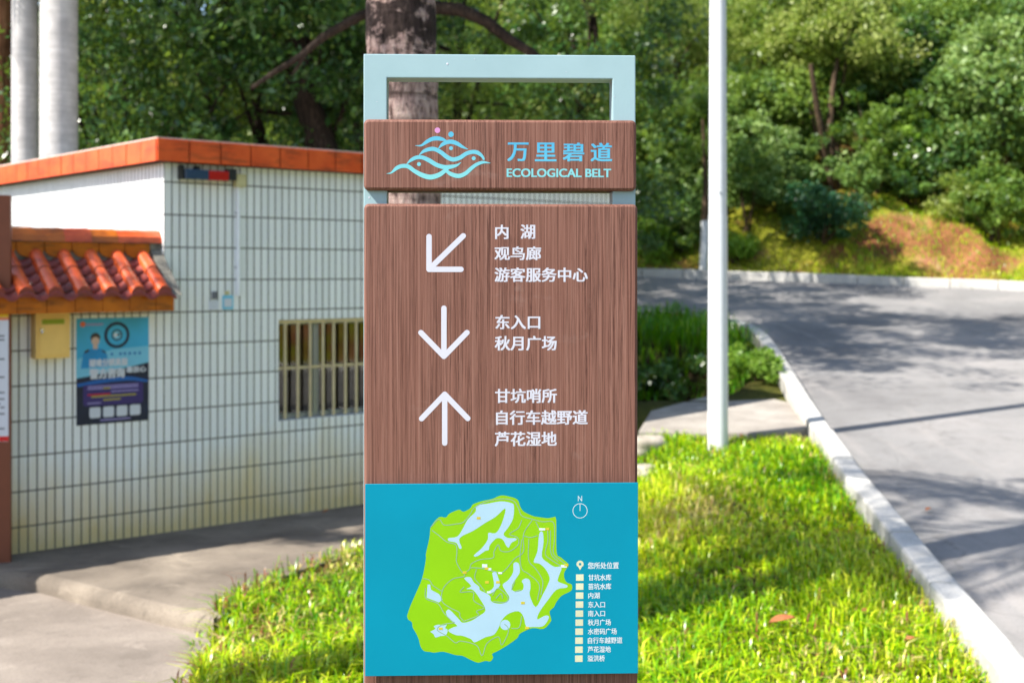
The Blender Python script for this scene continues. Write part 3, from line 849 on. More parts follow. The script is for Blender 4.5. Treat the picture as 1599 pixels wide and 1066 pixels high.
# emblem
g4 = 4.208
def tl(u, v, w): return (su(600 + u / g4), YF - w, sv(190 + v / g4))
rib = [
    [(207, 160, 2), (245, 159, 12), (280, 136, 22), (315, 117, 26), (350, 112, 28), (385, 118, 22), (412, 129, 8)],
    [(358, 178, 4), (385, 152, 22), (415, 137, 26), (445, 134, 28), (480, 145, 26), (515, 166, 18), (553, 183, 3)],
    [(232, 222, 4), (262, 197, 20), (300, 183, 26), (335, 183, 27), (375, 203, 27), (415, 234, 28), (455, 250, 28), (500, 238, 27), (540, 212, 26), (580, 200, 26), (615, 205, 26), (645, 228, 18), (658, 252, 12)],
    [(150, 282, 4), (180, 255, 20), (215, 238, 25), (255, 238, 26), (300, 258, 28), (345, 285, 28), (395, 300, 28), (440, 298, 26), (480, 287, 16), (508, 268, 2)],
    [(20, 344, 2), (50, 338, 10), (85, 308, 24), (120, 294, 26), (160, 297, 27), (200, 325, 26), (250, 352, 30), (305, 366, 32), (360, 352, 30), (400, 325, 26), (425, 306, 16)],
    [(402, 318, 16), (440, 345, 26), (490, 358, 28), (535, 342, 26), (575, 307, 24), (610, 282, 22), (650, 268, 18), (700, 273, 2)],
]
mb = MB()
for k, rb in enumerate(rib): ribbon_mb(mb, rb, tl, -.0002, .0001 + .00004 * k)
for cx, cy, r in ((441, 85, 18), (441, 176, 13), (231, 281, 13), (590, 242, 13)): mb.prism(disc(cx, cy, r), -.0002, .00012, 0, tl)
M['emblem'] = mk_grad('blue_emblem_print', sv(282), lin(116, 186, 188), sv(205), lin(72, 156, 188))
mb.build('emblem', M['emblem'], head)
mb = MB(); mb.prism(disc(352, 59, 18), -.0002, .00012, 0, tl); mb.build('emblem_dot', M['pink'], head)
M['blue_letter'] = mk_grad('blue_lettering', sv(252), lin(84, 166, 194), sv(222), lin(70, 152, 188))
M['aqua_letter'] = plain('aqua_lettering', lin(116, 182, 188), .4, .3, var=.03)
lettering([boxpx(s, x0, x1, 222.6, 252, .028) for s, x0, x1 in (('万', 792.5, 826), ('里', 835.8, 869.6), ('碧', 879.4, 913.2), ('道', 923, 957.1))], YF, M['blue_letter'], head)
lettering([boxpx('ECOLOGICAL BELT', 791.6, 955.4, 263.2, 276.8, .045)], YF, M['aqua_letter'], head)
# arrows
def arrow(segs):
    mb = MB()
    for q, (a, b) in enumerate(segs):
        a, b = np.array(a), np.array(b); t = (b - a) / np.linalg.norm(b - a); ang = math.atan2(t[1], t[0]); r = 4.2; pts = []
        for k in range(9): th = ang - math.pi / 2 + math.pi * k / 8; pts.append((b[0] + r * math.cos(th), b[1] + r * math.sin(th)))
        for k in range(9): th = ang + math.pi / 2 + math.pi * k / 8; pts.append((a[0] + r * math.cos(th), a[1] + r * math.sin(th)))
        mb.prism(pts, -.0002, .0001 + .00004 * q, 0, to_panel(YF))
    return mb.build('arrow', M['white_print'], body)
tag(arrow([((670.6, 369.5), (670.6, 420.5)), ((670.6, 420.5), (720.4, 420.5)), ((724, 368.3), (670.6, 420.5))]), 'white arrow pointing down left')
tag(arrow([((693.8, 481), (693.8, 556)), ((658, 519), (693.8, 556)), ((729.7, 519), (693.8, 556))]), 'white arrow pointing straight down')
tag(arrow([((695, 691), (695, 615)), ((659, 652.8), (695, 615)), ((731, 652.8), (695, 615))]), 'white arrow pointing straight up')
for grp in ([boxpx('内', 773.6, 794.6, 351, 373.5, .03), boxpx('湖', 813.2, 836.4, 350.5, 373.3, .03)], [boxpx('观鸟廊', 772.6, 845.6, 384.7, 406.3, .03)], [boxpx('游客服务中心', 772.6, 918.8, 417.6, 440.2, .03)],
            [boxpx('东入口', 774, 844.3, 491.6, 514, .03)], [boxpx('秋月广场', 773, 870, 524.4, 547.4, .03)],
            [boxpx('甘坑哨所', 773.6, 870.4, 606.6, 629.2, .03)], [boxpx('自行车越野道', 775, 918.8, 640.4, 663.2, .03)], [boxpx('芦花湿地', 773, 870.2, 673.6, 696.6, .03)]):
    lettering(grp, YF, M['white_print'], body)
# map
gm = 3.674
def tm(lv): return lambda u, v, w: (su(630 + u / gm, ybd), ybd - w, sv(760 + v / gm, ybd))
TM = tm(0)
ISL = [(22, 735), (40, 680), (75, 600), (110, 515), (130, 410), (130, 380), (150, 290), (155, 240), (165, 215), (205, 170), (245, 172), (265, 150), (320, 128), (345, 140), (385, 120), (400, 98), (450, 80), (510, 68), (560, 48), (610, 55), (655, 72), (670, 110), (690, 140), (740, 165), (770, 172), (830, 180), (860, 175), (878, 190), (880, 375), (905, 405), (945, 440), (948, 455), (925, 490), (925, 525), (940, 550), (965, 560), (970, 580), (960, 600), (910, 625), (880, 660), (865, 690), (840, 715), (848, 755), (845, 775), (805, 815), (740, 810), (670, 840), (655, 865), (600, 905), (540, 940), (510, 955), (515, 975), (500, 998), (470, 995), (430, 1005), (390, 990), (340, 965), (300, 960), (230, 940), (180, 945), (150, 940), (120, 935), (100, 910), (90, 870), (75, 835), (55, 800), (50, 770), (30, 755)]
LA = [(255, 300), (262, 290), (310, 282), (340, 240), (370, 185), (415, 140), (420, 105), (480, 95), (560, 82), (620, 92), (635, 110), (630, 180), (600, 235), (575, 270), (600, 292), (640, 293), (650, 303), (620, 320), (605, 347), (590, 335), (570, 300), (540, 292), (520, 305), (495, 335), (490, 360), (470, 365), (425, 395), (405, 390), (450, 350), (485, 300), (488, 262), (525, 265), (550, 240), (575, 180), (585, 122), (530, 170), (470, 205), (400, 250), (345, 275), (320, 300), (335, 345), (322, 350), (305, 318), (265, 308)]
LB = [(245, 710), (265, 700), (315, 750), (340, 775), (390, 765), (430, 740), (472, 705), (440, 640), (400, 588), (362, 582), (390, 565), (350, 522), (385, 515), (405, 545), (435, 570), (440, 590), (480, 610), (500, 628), (502, 650), (525, 664), (565, 668), (600, 655), (608, 630), (590, 600), (570, 560), (600, 535), (630, 490), (632, 440), (650, 432), (665, 445), (668, 490), (650, 520), (625, 560), (625, 590), (650, 600), (685, 590), (690, 560), (680, 540), (700, 525), (725, 535), (730, 580), (725, 620), (760, 690), (800, 620), (830, 560), (840, 520), (815, 470), (780, 440), (748, 430), (770, 370), (780, 270), (800, 260), (805, 320), (795, 400), (830, 435), (870, 460), (910, 460), (890, 520), (890, 545), (940, 565), (935, 580), (880, 590), (830, 650), (780, 720), (770, 760), (810, 740), (835, 742), (830, 765), (800, 800), (740, 803), (705, 800), (690, 745), (660, 712), (600, 728), (560, 770), (550, 800), (520, 845), (470, 860), (410, 888), (390, 870), (340, 850), (300, 845), (258, 820), (290, 800), (310, 792), (270, 760), (250, 730)]
LC = [(510, 492), (530, 485), (545, 520), (555, 560), (530, 590), (500, 610), (480, 605), (520, 570)]
LD = [(140, 555), (155, 555), (160, 585), (205, 610), (225, 640), (205, 658), (135, 630)]
LE = [(155, 825), (185, 808), (175, 795), (200, 785), (230, 790), (250, 785), (240, 805), (255, 815), (245, 845), (215, 850), (185, 858), (175, 840)]
E0, E1, E2, E3 = .00008, .00016, .00024, .00034
def sm(p, n=3):
    q = cat_rom(p + [p[0]], n)[:-1]; return [tuple(x) for x in q]
flat([(sm(ISL), -.0002, E0)], 'island_print', M['map_green'], board, TM)
flat([(sm(LA), -.0002, E1), (sm(LB), -.0002, E1), (sm(LC), -.0002, E1 + .00003), (LD, -.0002, E1), (sm(LE), -.0002, E1), (disc(585, 790, 29), -.0002, E1)], 'lake_print', M['map_lake'], board, TM)
mb = MB()
trails = [
    [(165, 245), (205, 275), (250, 312), (300, 328), (308, 370), (305, 425), (330, 475), (352, 508), (290, 522), (250, 552), (225, 590), (222, 650), (270, 690), (320, 715), (325, 740), (345, 765)],
    [(160, 225), (205, 182), (235, 215), (300, 210), (345, 200), (380, 160), (408, 118), (470, 85), (560, 68), (630, 78), (660, 120), (680, 165), (740, 185), (800, 200), (862, 205), (868, 300), (862, 380), (900, 420), (940, 450)],
    [(110, 520), (150, 530), (170, 560), (215, 590), (225, 595)], [(128, 575), (132, 635), (200, 665), (235, 720), (280, 765), (290, 775), (225, 785), (195, 815), (250, 850), (300, 890), (330, 880), (420, 905), (452, 965), (480, 895), (545, 858), (565, 905), (600, 840), (600, 805), (580, 785)],
    [(352, 490), (380, 470), (390, 440), (440, 415), (515, 405), (520, 370), (545, 330), (560, 365), (610, 368), (660, 330), (655, 290), (610, 270), (660, 235), (680, 190)],
    [(385, 460), (450, 465), (510, 480), (560, 490), (590, 470), (640, 410), (690, 370), (690, 270), (740, 190)], [(690, 280), (730, 290), (770, 280)], [(680, 300), (670, 400), (680, 470), (720, 500), (780, 560), (770, 650)],
    [(720, 300), (720, 420), (760, 470), (800, 540), (790, 620)], [(828, 250), (830, 310), (815, 385), (850, 420), (905, 455)], [(845, 250), (848, 380), (890, 430)],
    [(420, 470), (410, 520), (440, 560), (470, 600)], [(350, 570), (328, 600), (400, 600), (405, 650), (465, 690), (420, 710), (430, 735), (345, 768)], [(510, 620), (545, 580), (600, 630), (585, 660), (515, 655)], [(620, 810), (665, 805), (680, 740)], [(640, 540), (620, 590)],
    [(530, 640), (560, 610), (570, 640)], [(760, 200), (780, 240)], [(640, 600), (672, 590)]]
for k, t in enumerate(trails): ribbon_mb(mb, [(x, y, 4.6) for x, y in t], TM, 0, E2 + .000004 * k, n=5)
mb.build('trail_print', M['map_trail'], board)
for x, y, w, h in ((452, 440, 30, 20), (485, 462, 20, 14), (545, 486, 22, 12), (780, 236, 34, 14), (905, 448, 34, 16), (480, 596, 22, 10)): mb = MB(); mb.prism([(x, y), (x + w, y + 2), (x + w, y + h), (x, y + h)], 0, E3 + .00004, 0, TM); mb.build('building_print', M['map_white'], board)
for x, y in ((432, 177), (827, 242), (352, 488), (478, 466), (480, 545), (543, 545), (686, 665), (215, 808), (710, 808), (935, 450)):
    mb = MB(); mb.prism([(x - 11, y - 7), (x + 11, y - 7), (x + 11, y + 7), (x - 11, y + 7)], 0, E3 + .00008, 0, TM); mb.build('marker_print', M['map_yellow'], board)
TP = to_panel(ybd)
mb = MB()
for yc in (902.1, 916.2, 930.3, 944.3, 958.4, 972.5, 986.6, 1000.6, 1014.7, 1028.8):
    xo = (902.1 - yc) * .012
    mb = MB(); mb.prism([(900 + xo, yc - 5), (911.8 + xo, yc - 5), (911.8 + xo, yc + 5), (900 + xo, yc + 5)], -.0002, .00012, 0, TP); mb.build('legend_swatch', M['map_cream'], board)
pin = [(906.3, 890.5), (903.2, 885)] + [(906.3 + 5.6 * math.cos(R(a)), 881.2 + 5.6 * math.sin(R(a))) for a in range(150, 391, 15)] + [(909.4, 885)]
mb = MB(); mb.prism(pin, -.0002, .00012, 0, TP)
mb.build('location_pin', M['map_cream'], board)
mb = MB(); mb.prism(disc(906.3, 881.2, 2.1, 16), 0, .0002, 0, TP); mb.build('pin_hole', M['teal'], board)
leg = [('您所处位置', 918.5, 967.2, 878.4, 888.8), ('甘坑水库', 919.4, 955.3, 897.2, 907.2), ('苗坑水库', 919.2, 955.2, 911.2, 921.3), ('内湖', 919.2, 937.2, 925.5, 935.2), ('东入口', 919, 945.6, 939.6, 949.5), ('南入口', 918.8, 945.6, 953.6, 963.3), ('秋月广场', 918.6, 954.8, 967.6, 977.5),
       ('水密码广场', 918.5, 964, 981.6, 991.6), ('自行车越野道', 918.5, 972.8, 995.6, 1005.6), ('芦花湿地', 918.2, 954.6, 1009.7, 1019.6), ('溢洪桥', 918, 945.2, 1023.8, 1033.6)]
lettering([boxpx(s, a, b, c, d, .022, ybd) for s, a, b, c, d in leg] + [boxpx('N', 903, 909.4, 774.4, 782.8, .0, ybd)], ybd, M['map_white'], board)
mb = MB(); ribbon_mb(mb, [(906.3 + 11.2 * math.cos(2 * math.pi * k / 40), 797.8 + 11.2 * math.sin(2 * math.pi * k / 40), .9) for k in range(41)], TP, 0, .0001, smoothed=False)
ribbon_mb(mb, [(906.3, 786.6, .9), (906.3, 798, .9)], TP, 0, .00015, smoothed=False); mb.build('compass_print', M['map_white'], board)

# ------------------------------------------------------------------ guard house
house = thing('guard_house', 'low flat-roofed guard house faced with white strip tiles and an orange tiled roof edge', 'building', (C0.x, C0.y, 0), RZB)
HW, HD, HT = 4.82, 4.05, 2.80
def wx(px, py_unused=None):
    """distance along the front wall where the ray of column px meets it"""
    k = (px - 799.5) / F; return (k * C0.y - C0.x) / (dv.x - k * dv.y)
def wz(px, py):
    s = wx(px); Y = C0.y + dv.y * s; return EYE - (py - 427) / F * Y
w0, w1 = wx(435), wx(435) + 1.50
wz1, wz0 = wz(435, 499.5), wz(435, 657)
mb = MB()
# front wall with a window opening
for a, b, c, d in ((0, w0, -.3, HT), (w1, HW, -.3, HT), (w0, w1, -.3, wz0), (w0, w1, wz1, HT)):
    mb.face([(a, 0, c), (b, 0, c), (b, 0, d), (a, 0, d)])
for q in ([(w0, 0, wz0), (w0, .16, wz0), (w0, .16, wz1), (w0, 0, wz1)], [(w1, 0, wz0), (w1, 0, wz1), (w1, .16, wz1), (w1, .16, wz0)], [(w0, 0, wz0), (w1, 0, wz0), (w1, .16, wz0), (w0, .16, wz0)], [(w0, 0, wz1), (w0, .16, wz1), (w1, .16, wz1), (w1, 0, wz1)]): mb.face(q)
mb.face([(0, 0, -.3), (0, 0, HT), (0, HD, HT), (0, HD, -.3)]); mb.face([(HW, 0, -.3), (HW, HD, -.3), (HW, HD, HT), (HW, 0, HT)]); mb.face([(0, HD, -.3), (0, HD, HT), (HW, HD, HT), (HW, HD, -.3)])
wob = mb.build('wall', M['tile'], house, uv=True, weld=False)
# inside: dim room behind the window
mb = MB(); mb.box(w0 - .5, w1 + .5, .17, 2.6, .1, 2.6); rm = mb.build('room', M['curtain'], house)
bm = bmesh.new(); bm.from_mesh(rm.data); bmesh.ops.delete(bm, geom=[f for f in bm.faces if abs(f.calc_center_median().y - .17) < .01], context='FACES'); bmesh.ops.reverse_faces(bm, faces=bm.faces); bm.to_mesh(rm.data); bm.free()
# roof slab with glazed fascia tiles
OV = .105
mb = MB(); mb.box(-OV + .012, HW + OV - .012, -OV + .012, HD + OV - .012, HT, HT + .165, 0); mb.box(-OV + .004, HW + OV - .004, -OV + .004, HD + OV - .004, HT + .1705, HT + .180, 1)
mb.build('roof', [M['dark_joint'], M['roof_cap']], house, weld=False)
mb = MB(); r = random.Random(5)
x = -OV
while x < HW + OV - .02:
    x1 = min(x + .262, HW + OV); d = r.uniform(0, .003); mb.box(x + .005, x1 - .005, -OV - d, -OV + .0118, HT + .002, HT + .170, 0); x = x1
y = -OV + .014
while y < HD + OV - .02:
    y1 = min(y + .262, HD + OV); d = r.uniform(0, .003); mb.box(-OV - d, -OV + .0116, y + .005, y1 - .005, HT + .002, HT + .170, 0); y = y1
mb.build('fascia', M['fascia'], house, weld=False, bevel=.003)
# window
win = MB()
fy0, fy1 = .07, .13
fw = .045
win.box(w0, w1, fy0, fy1, wz1 - fw, wz1); win.box(w0, w1, fy0, fy1, wz0, wz0 + fw)
wm = wx(501.5)
for a, b in ((w0, w0 + .028), (wm - .035, wm + .02), (w1 - .03, w1)): win.box(a, b, fy0 - .002, fy1 + .002, wz0 + fw, wz1 - fw)
wf = win.build('window', M['alu'], house, weld=False, bevel=.003)
mb = MB(); mb.face([(w0, .10, wz0), (w1, .10, wz0), (w1, .10, wz1), (w0, .10, wz1)]); mb.build('pane', M['glass'], wf)
mb = MB()
xs = [wx(448.5), wx(468.5), wx(488), wx(508), wx(524.5), wx(543), wx(560)]; pitch = xs[-1] - xs[-2]
while xs[-1] + pitch < w1 - .05: xs.append(xs[-1] + pitch)
for x in xs: mb.tube([(x, .035, wz0 + .006), (x, .035, wz1 - .006)], .0125, 8)
zb = wz(470, 574)
mb.box(w0, w1, .0485, .0545, zb - .012, zb + .012)
mb.box(w0, w1, .022, .048, wz1 - .03, wz1 - .004)
mb.build('window_bars', M['brass_bar'], wf, weld=False)

# boundary wall with tiled coping, coplanar with the front of the house
BL = -4.6
bw = thing('boundary_wall', 'white strip-tiled boundary wall with a red and amber tiled coping, left of the guard house', 'wall', (C0.x, C0.y, 0), RZB)
mb = MB(); mb.box(BL, -.004, 0, .24, -.3, 1.86); mb.build('wall', M['tile'], bw, uv=True)
def wzc(px, py, t):   # height seen at column px on the plane t metres in front of the wall
    k = (px - 799.5) / F; c = C0 - iv * t; s = (k * c.y - c.x) / (dv.x - k * dv.y); Y = c.y + dv.y * s; return EYE - (py - 427) / F * Y
ezt, ezb = 1.80, 1.685          # amber eave fascia
x1c = -.055; xr = .05; DZ = -.03
mb = MB(); x = BL; r = random.Random(2)
while x < x1c - .01:
    x2 = min(x + .2, x1c); mb.box(x + .002, x2 - .002, -.285 - r.uniform(0, .003), -.255, ezb, ezt); mb.box(x + .002, x2 - .002, .495, .525, ezb, ezt); x = x2
mb.box(BL, x1c - .02, -.2545, -.002, ezb + .02, ezb + .05); mb.box(BL, x1c - .02, .242, .4945, ezb + .02, ezb + .05)
mb.build('eave_tiles', M['amber_tile'], bw, weld=False, bevel=.002)
# pan tiles (concave between the covers) as a stepped slope, front and back
mb = MB(); ridge_z, ridge_t = 2.10, .12
def slope(f, sgn):
    # f 0 ridge .. 1 eave
    y = (ridge_t - .05) + f * (-.33 - (ridge_t - .05)) if sgn < 0 else (ridge_t + .05) + f * (.57 - (ridge_t + .05))
    return y, ridge_z + (1.805 - ridge_z) * f
for sgn in (-1, 1):
    for k in range(5):
        (ya, za), (yb, zb2) = slope(k / 5, sgn), slope((k + 1.12) / 5, sgn)
        row = []
        for q in range(int((x1c - BL) / .02) + 1):
            xx = BL + q * .02; row.append((xx, -.026 * math.cos((xx - x1c + .2) / .2 * 2 * math.pi)))
        mb.grid([[(xx, ya, za - .012 + dz) for xx, dz in row], [(xx, yb, zb2 + .018 + dz) for xx, dz in row], [(xx, yb, zb2 - .002 + dz) for xx, dz in row]])
mb.build('pan_tiles', M['pan_tile'], bw, weld=False)
mb = MB(); x = x1c - .10
ci = 0
while x > BL + .05:
    for sgn in (-1, 1):
        for k in range(2):
            (ya, za), (yb, zb2) = slope(k / 2 + .02, sgn), slope((k + 1) / 2 + .02, sgn)
            rows_ = []
            for yy, zz, rr in ((ya, za, .048), (yb, zb2, .056)):
                rows_.append([(x + rr * math.cos(R(a)), yy, zz + .014 + rr * 1.05 * math.sin(R(a))) for a in range(-15, 196, 15)])
            mb.grid(rows_)
            mb.face([p for p in rows_[1]], 1)
    x -= .2; ci += 1
mb.build('cover_tiles', [M['cover_tile'], M['pan_tile']], bw, weld=False)
# drip band below the ridge with scalloped lower edge, ridge cap of overlapping channel tiles
mb = MB(); x = x1c - .24
while x > BL:
    pts = [(x + .003, 2.185), (x + .197, 2.185)] + [(x + .1 + .097 * math.cos(R(a)), 2.135 - .06 * math.sin(R(a))) for a in range(0, 181, 20)]
    mb.prism(pts, -.006, .012, 0, lambda u, v, w: (u, ridge_t - .075 - w, v))
    mb.prism(pts, -.006, .012, 0, lambda u, v, w: (u, ridge_t + .075 + w, v))
    x -= .2
mb.build('drip_tiles', M['amber_tile'], bw, weld=False)
mb = MB(); mb.box(BL, xr - .03, ridge_t - .07, ridge_t + .07, 1.9, 2.195); mb.prism([(-.30, 1.80), (ridge_t - .072, 2.14), (ridge_t + .072, 2.14), (.54, 1.80)], x1c - .03, x1c + .055, 0, lambda u, v, w: (w, u, v)); mb.build('mortar_core', M['mortar'], bw, weld=False)
mb = MB(); x = xr; k = 0
while x > BL:
    rr0, rr1 = (.098, .092)
    pr = [(-1.0, -.22), (-.92, .25), (-.55, .72), (0, .86), (.55, .72), (.92, .25), (1.0, -.22)]
    mi = (0, 0, 1, 0, 1, 1, 0)[k % 7]
    A_ = [(x, ridge_t + a * rr0, 2.21 + b * rr0) for a, b in pr]; B_ = [(x - .215, ridge_t + a * rr1, 2.21 + b * rr1) for a, b in pr]
    mb.grid([A_, B_], mi, smooth_=False); mb.face(A_[::-1], 0); mb.face(B_, 0)
    x -= .2; k += 1
mb.build('ridge_tiles', [M['cover_tile'], M['amber_tile']], bw, weld=False)

# ---- things fixed to the wall
def on_wall(name, label, cat, x, z, yo=0.0, group=None):
    p = C0 + dv * x - iv * yo
    return thing(name, label, cat, (p.x, p.y, z), RZB, group)
def wrange(x0, y0, x1, y1):
    return wx(x0), wx(x1), wz((x0 + x1) / 2, y1), wz((x0 + x1) / 2, y0)
# mail box
a, b, c, d = wrange(47, 487, 100, 558); W_, H_ = b - a, d - c; DP = .11
t = on_wall('mailbox', 'gold metal wall mailbox with a lime green slot label under the tiled coping', 'mailbox', a, c)
mb = MB(); mb.box(0, W_, -DP, -.004, 0, H_); mb.build('body', M['gold'], t, bevel=.004)
mb = MB(); mb.box(.022, W_ - .022, -DP - .007, -DP - .0005, .02, H_ - .03); mb.build('door', M['gold'], t, bevel=.002)
mb = MB(); mb.box(.04, W_ - .045, -DP - .011, -DP - .0075, H_ - .083, H_ - .048); mb.build('slot_label', M['lime'], t)
mb = MB(); mb.tube([(.038, -DP - .007, H_ * .62), (.038, -DP - .02, H_ * .62)], .014, 14); mb.tube([(.038, -DP - .0205, H_ * .62), (.034, -DP - .024, H_ * .55)], .006, 6); mb.build('lock', M['chrome'], t)
# poster
a, b, c, d = wrange(119, 496, 232, 660); W_, H_ = b - a, d - c
t = on_wall('poster', 'blue police advice poster with a round emblem, pasted on the white tiles', 'poster', a, c, .002)
def tp(lv): return lambda u, v, w: (u * W_, -w, (1 - v) * H_)
TPo = tp(0)
L_ = lambda n: .001 + .0004 * n
flat([([(0, 0), (1, 0), (1, 1), (0, 1)], 0, L_(0))], 'sheet', M['p_cyan'], t, TPo)
sh = t.children[0]
flat([([(0, .38), (.5, .30), (1, .28), (1, .46), (0, .56)], 0, L_(1))], 'band_print', M['p_cyan2'], sh, TPo)
flat([([(0, .56), (.2, .54), (1, .44), (1, 1), (0, 1)], 0, L_(2))], 'dark_print', M['p_navy'], sh, TPo)
mb = MB(); ribbon_mb(mb, [(0.01, .625, .03), (.3, .60, .035), (.7, .585, .04), (.99, .62, .02)], TPo, 0, L_(3)); mb.build('swoosh_print', M['p_blue'], sh)
flat([(rrect(.09, .92, .625, .825, .03), 0, L_(4))], 'notice_print', M['p_purple'], sh, TPo)
mb = MB(); asp = W_ / H_
def ell(cx, cy, r, n=28): return [(cx + r * math.cos(2 * math.pi * k / n), cy + r * asp * math.sin(2 * math.pi * k / n)) for k in range(n)]
mb.prism(ell(.55, .165, .175), 0, L_(5), 0, TPo); mb.prism(ell(.55, .165, .135), 0, L_(6), 1, TPo); mb.prism(ell(.55, .165, .075), 0, L_(7), 0, TPo); mb.prism(ell(.55, .165, .055), 0, L_(8), 2, TPo)
mb.prism(ell(.53, .165, .028), 0, L_(9), 3, TPo); mb.prism(ell(.575, .16, .018), 0, L_(10), 0, TPo)
mb.build('emblem', [M['p_navy'], M['p_cyan'], M['p_cyan2'], M['paper']], sh)
mb = MB(); mb.prism([(.06, .47), (.09, .33), (.14, .30), (.20, .285), (.31, .285), (.37, .30), (.41, .34), (.44, .46)], 0, L_(5), 0, TPo); mb.prism(ell(.255, .185, .066), 0, L_(5), 1, TPo)
mb.prism(ell(.255, .215, .054), 0, L_(6), 2, TPo); mb.prism([(.225, .25), (.285, .25), (.285, .29), (.225, .29)], 0, L_(6) + .0001, 2, TPo)
mb.prism([(.10, .315), (.15, .29), (.18, .30), (.12, .33)], 0, L_(6), 1, TPo); mb.prism([(.34, .30), (.39, .315), (.40, .335), (.35, .32)], 0, L_(6), 1, TPo)
mb.build('figure_print', [M['p_shirt'], M['p_hair'], M['p_skin']], sh)
mb = MB(); mb.prism(ell(.085, .055, .035), 0, L_(5), 0, TPo); mb.build('badge_print', M['orange'], sh)
mb = MB()
for k in range(4): x = .175 + k * .185; mb.prism(rrect(x, x + .15, .84, .94, .02), 0, L_(5), 0, TPo)
mb.build('card_print', M['paper'], sh)
def pbox(s, u0, u1, v0, v1, bold=.02): return (s, u0 * W_, u1 * W_, (1 - v1) * H_, (1 - v0) * H_, bold)
lettering([pbox('疑难分辨真假', .17, .70, .385, .46, .05), pbox('警方咨询', .17, .66, .475, .575, .06), pbox('最放心', .68, .96, .47, .53, .05)], -L_(6), M['paper'], sh)
mb = MB()
for u0, u1, v, mi in ((.15, .85, .645, 0), (.15, .36, .665, 0), (.36, .46, .665, 1), (.46, .85, .665, 0), (.15, .46, .72, 2), (.47, .85, .70, 0), (.2, .82, .74, 1), (.36, .6, .775, 1), (.15, .33, .80, 0)): mb.prism([(u0, v - .006), (u1, v - .006), (u1, v + .006), (u0, v + .006)], 0, L_(5), mi, TPo)
for u0, u1 in ((.12, .36),): mb.prism([(u0, .05), (u1, .05), (u1, .068), (u0, .068)], 0, L_(5), 0, TPo)
mb.prism([(.32, .958), (.74, .958), (.74, .972), (.32, .972)], 0, L_(5), 0, TPo)
for u in (.48, .60, .66, .73, .80, .87): mb.prism(ell(u, .345, .018, 12), 0, L_(5), 3, TPo)
mb.build('fine_print', [M['p_lilac'], M['map_yellow'], M['red'], M['p_blue']], sh)
# alarm light bar
a, b, c, d = wrange(281, 266, 348, 282)
t = on_wall('alarm_light', 'red and blue warning light bar under the roof edge at the corner', 'alarm light', a, c)
W_ = b - a; H_ = .075
mb = MB(); mb.box(0, W_ * .53, -.1, -.03, 0, H_); mb.build('blue_lens', M['blue_lens'], t, bevel=.008)
mb = MB(); mb.box(W_ * .535, W_, -.1, -.03, 0, H_); mb.build('red_lens', M['red_lens'], t, bevel=.008)
for bx in ((W_ * 1.005, W_ * 1.2, -.09, -.025, .01, H_ + .02), (-.02, -.003, -.08, -.002, .0, H_ + .03), (W_ * .3, W_ * .38, -.06, -.002, H_ + .001, H_ + .03)):
    mb = MB(); mb.box(*bx); mb.build('bracket', M['black'], t)
# conduit with junction box
xc = wx(370.5); z0, z1 = wz(372, 462), wz(372, 292)
t = on_wall('conduit', 'white plastic conduit pipe running down the tiled wall from a cream junction box', 'conduit', xc, 0)
mb = MB(); mb.tube([(0, -.02, z0), (0, -.02, z1)], .016, 10); mb.build('pipe', M['pvc'], t)
mb = MB(); mb.box(-.04, .05, -.06, -.003, z1 - .002, z1 + .10); mb.build('junction_box', M['cream'], t, bevel=.005)
mb = MB()
for q in (.25, .75): mb.box(-.024, .024, -.0035, -.001, z0 + (z1 - z0) * q, z0 + (z1 - z0) * q + .02)
mb.build('clip', M['chrome'], t)
# small tags left of the window
for (x0, y0, x1, y1), lab, mt in (((326, 469, 341, 484), 'small white tag on the tiles with a grey lock above it', 'paper'), ((347, 461, 364, 483), 'small light blue notice stuck on the tiles beside the conduit end', 'p_cyan2')):
    a, b, c, d = wrange(x0, y0, x1, y1)
    t = on_wall('wall_tag', lab, 'notice', a, c, .002)
    mb = MB(); mb.box(0, b - a, -.003, 0, 0, d - c); mb.build('plate', M[mt], t, bevel=.0008)
    mb = MB()
    if mt == 'paper':
        mb.box(.025, .065, -.012, 0, d - c + .01, d - c + .07); mb.build('lock', M['grey_print'], t, bevel=.004)
    else:
        mb.box(.014, b - a - .014, -.004, -.0032, .02, d - c - .025); mb.build('label_field', M['paper'], t)
        mb = MB(); mb.box(.02, .06, -.004, 0, d - c + .004, d - c + .035); mb.build('tab', M['cream'], t)

# ------------------------------------------------------------------ notice board at the left edge
pb = at(14, 700, 8.62)
nbx = pb.x
nb_ = thing('notice_board', 'brown notice board with a white printed sheet, cut by the left edge', 'notice board', (nbx, 8.62, -.01), R(14))
mb = MB(); zt = EYE - (305 - 427) / F * 8.62 + .01
mb.box(-.95, .012, -.02, .05, 0, zt); mb.build('board', M['brown_paint'], nb_, bevel=.004)
def nz(py): return EYE - (py - 427) / F * 8.62 + .01
mb = MB(); mb.box(-.93, .0, -.0235, -.0203, nz(688), nz(483)); shn = mb.build('printed_sheet', M['paper'], nb_)
tn = lambda u, v, w: (u, -.0235 - w, v)
flat([([(-.93, nz(688) + .002), (0, nz(688) + .002), (0, nz(680)), (-.93, nz(684))], 0, .0006)], 'red_band', M['red'], shn, tn)
flat([([(-.93, nz(500)), (-.05, nz(484)), (0, nz(484)), (0, nz(495))], 0, .0006)], 'yellow_band', M['yellow'], shn, tn)
flat([([(-.93, nz(500) - .01), (0, nz(495.5)), (0, nz(499)), (-.93, nz(504))], 0, .0007)], 'orange_band', M['orange'], shn, tn)
mb = MB(); r = random.Random(4)
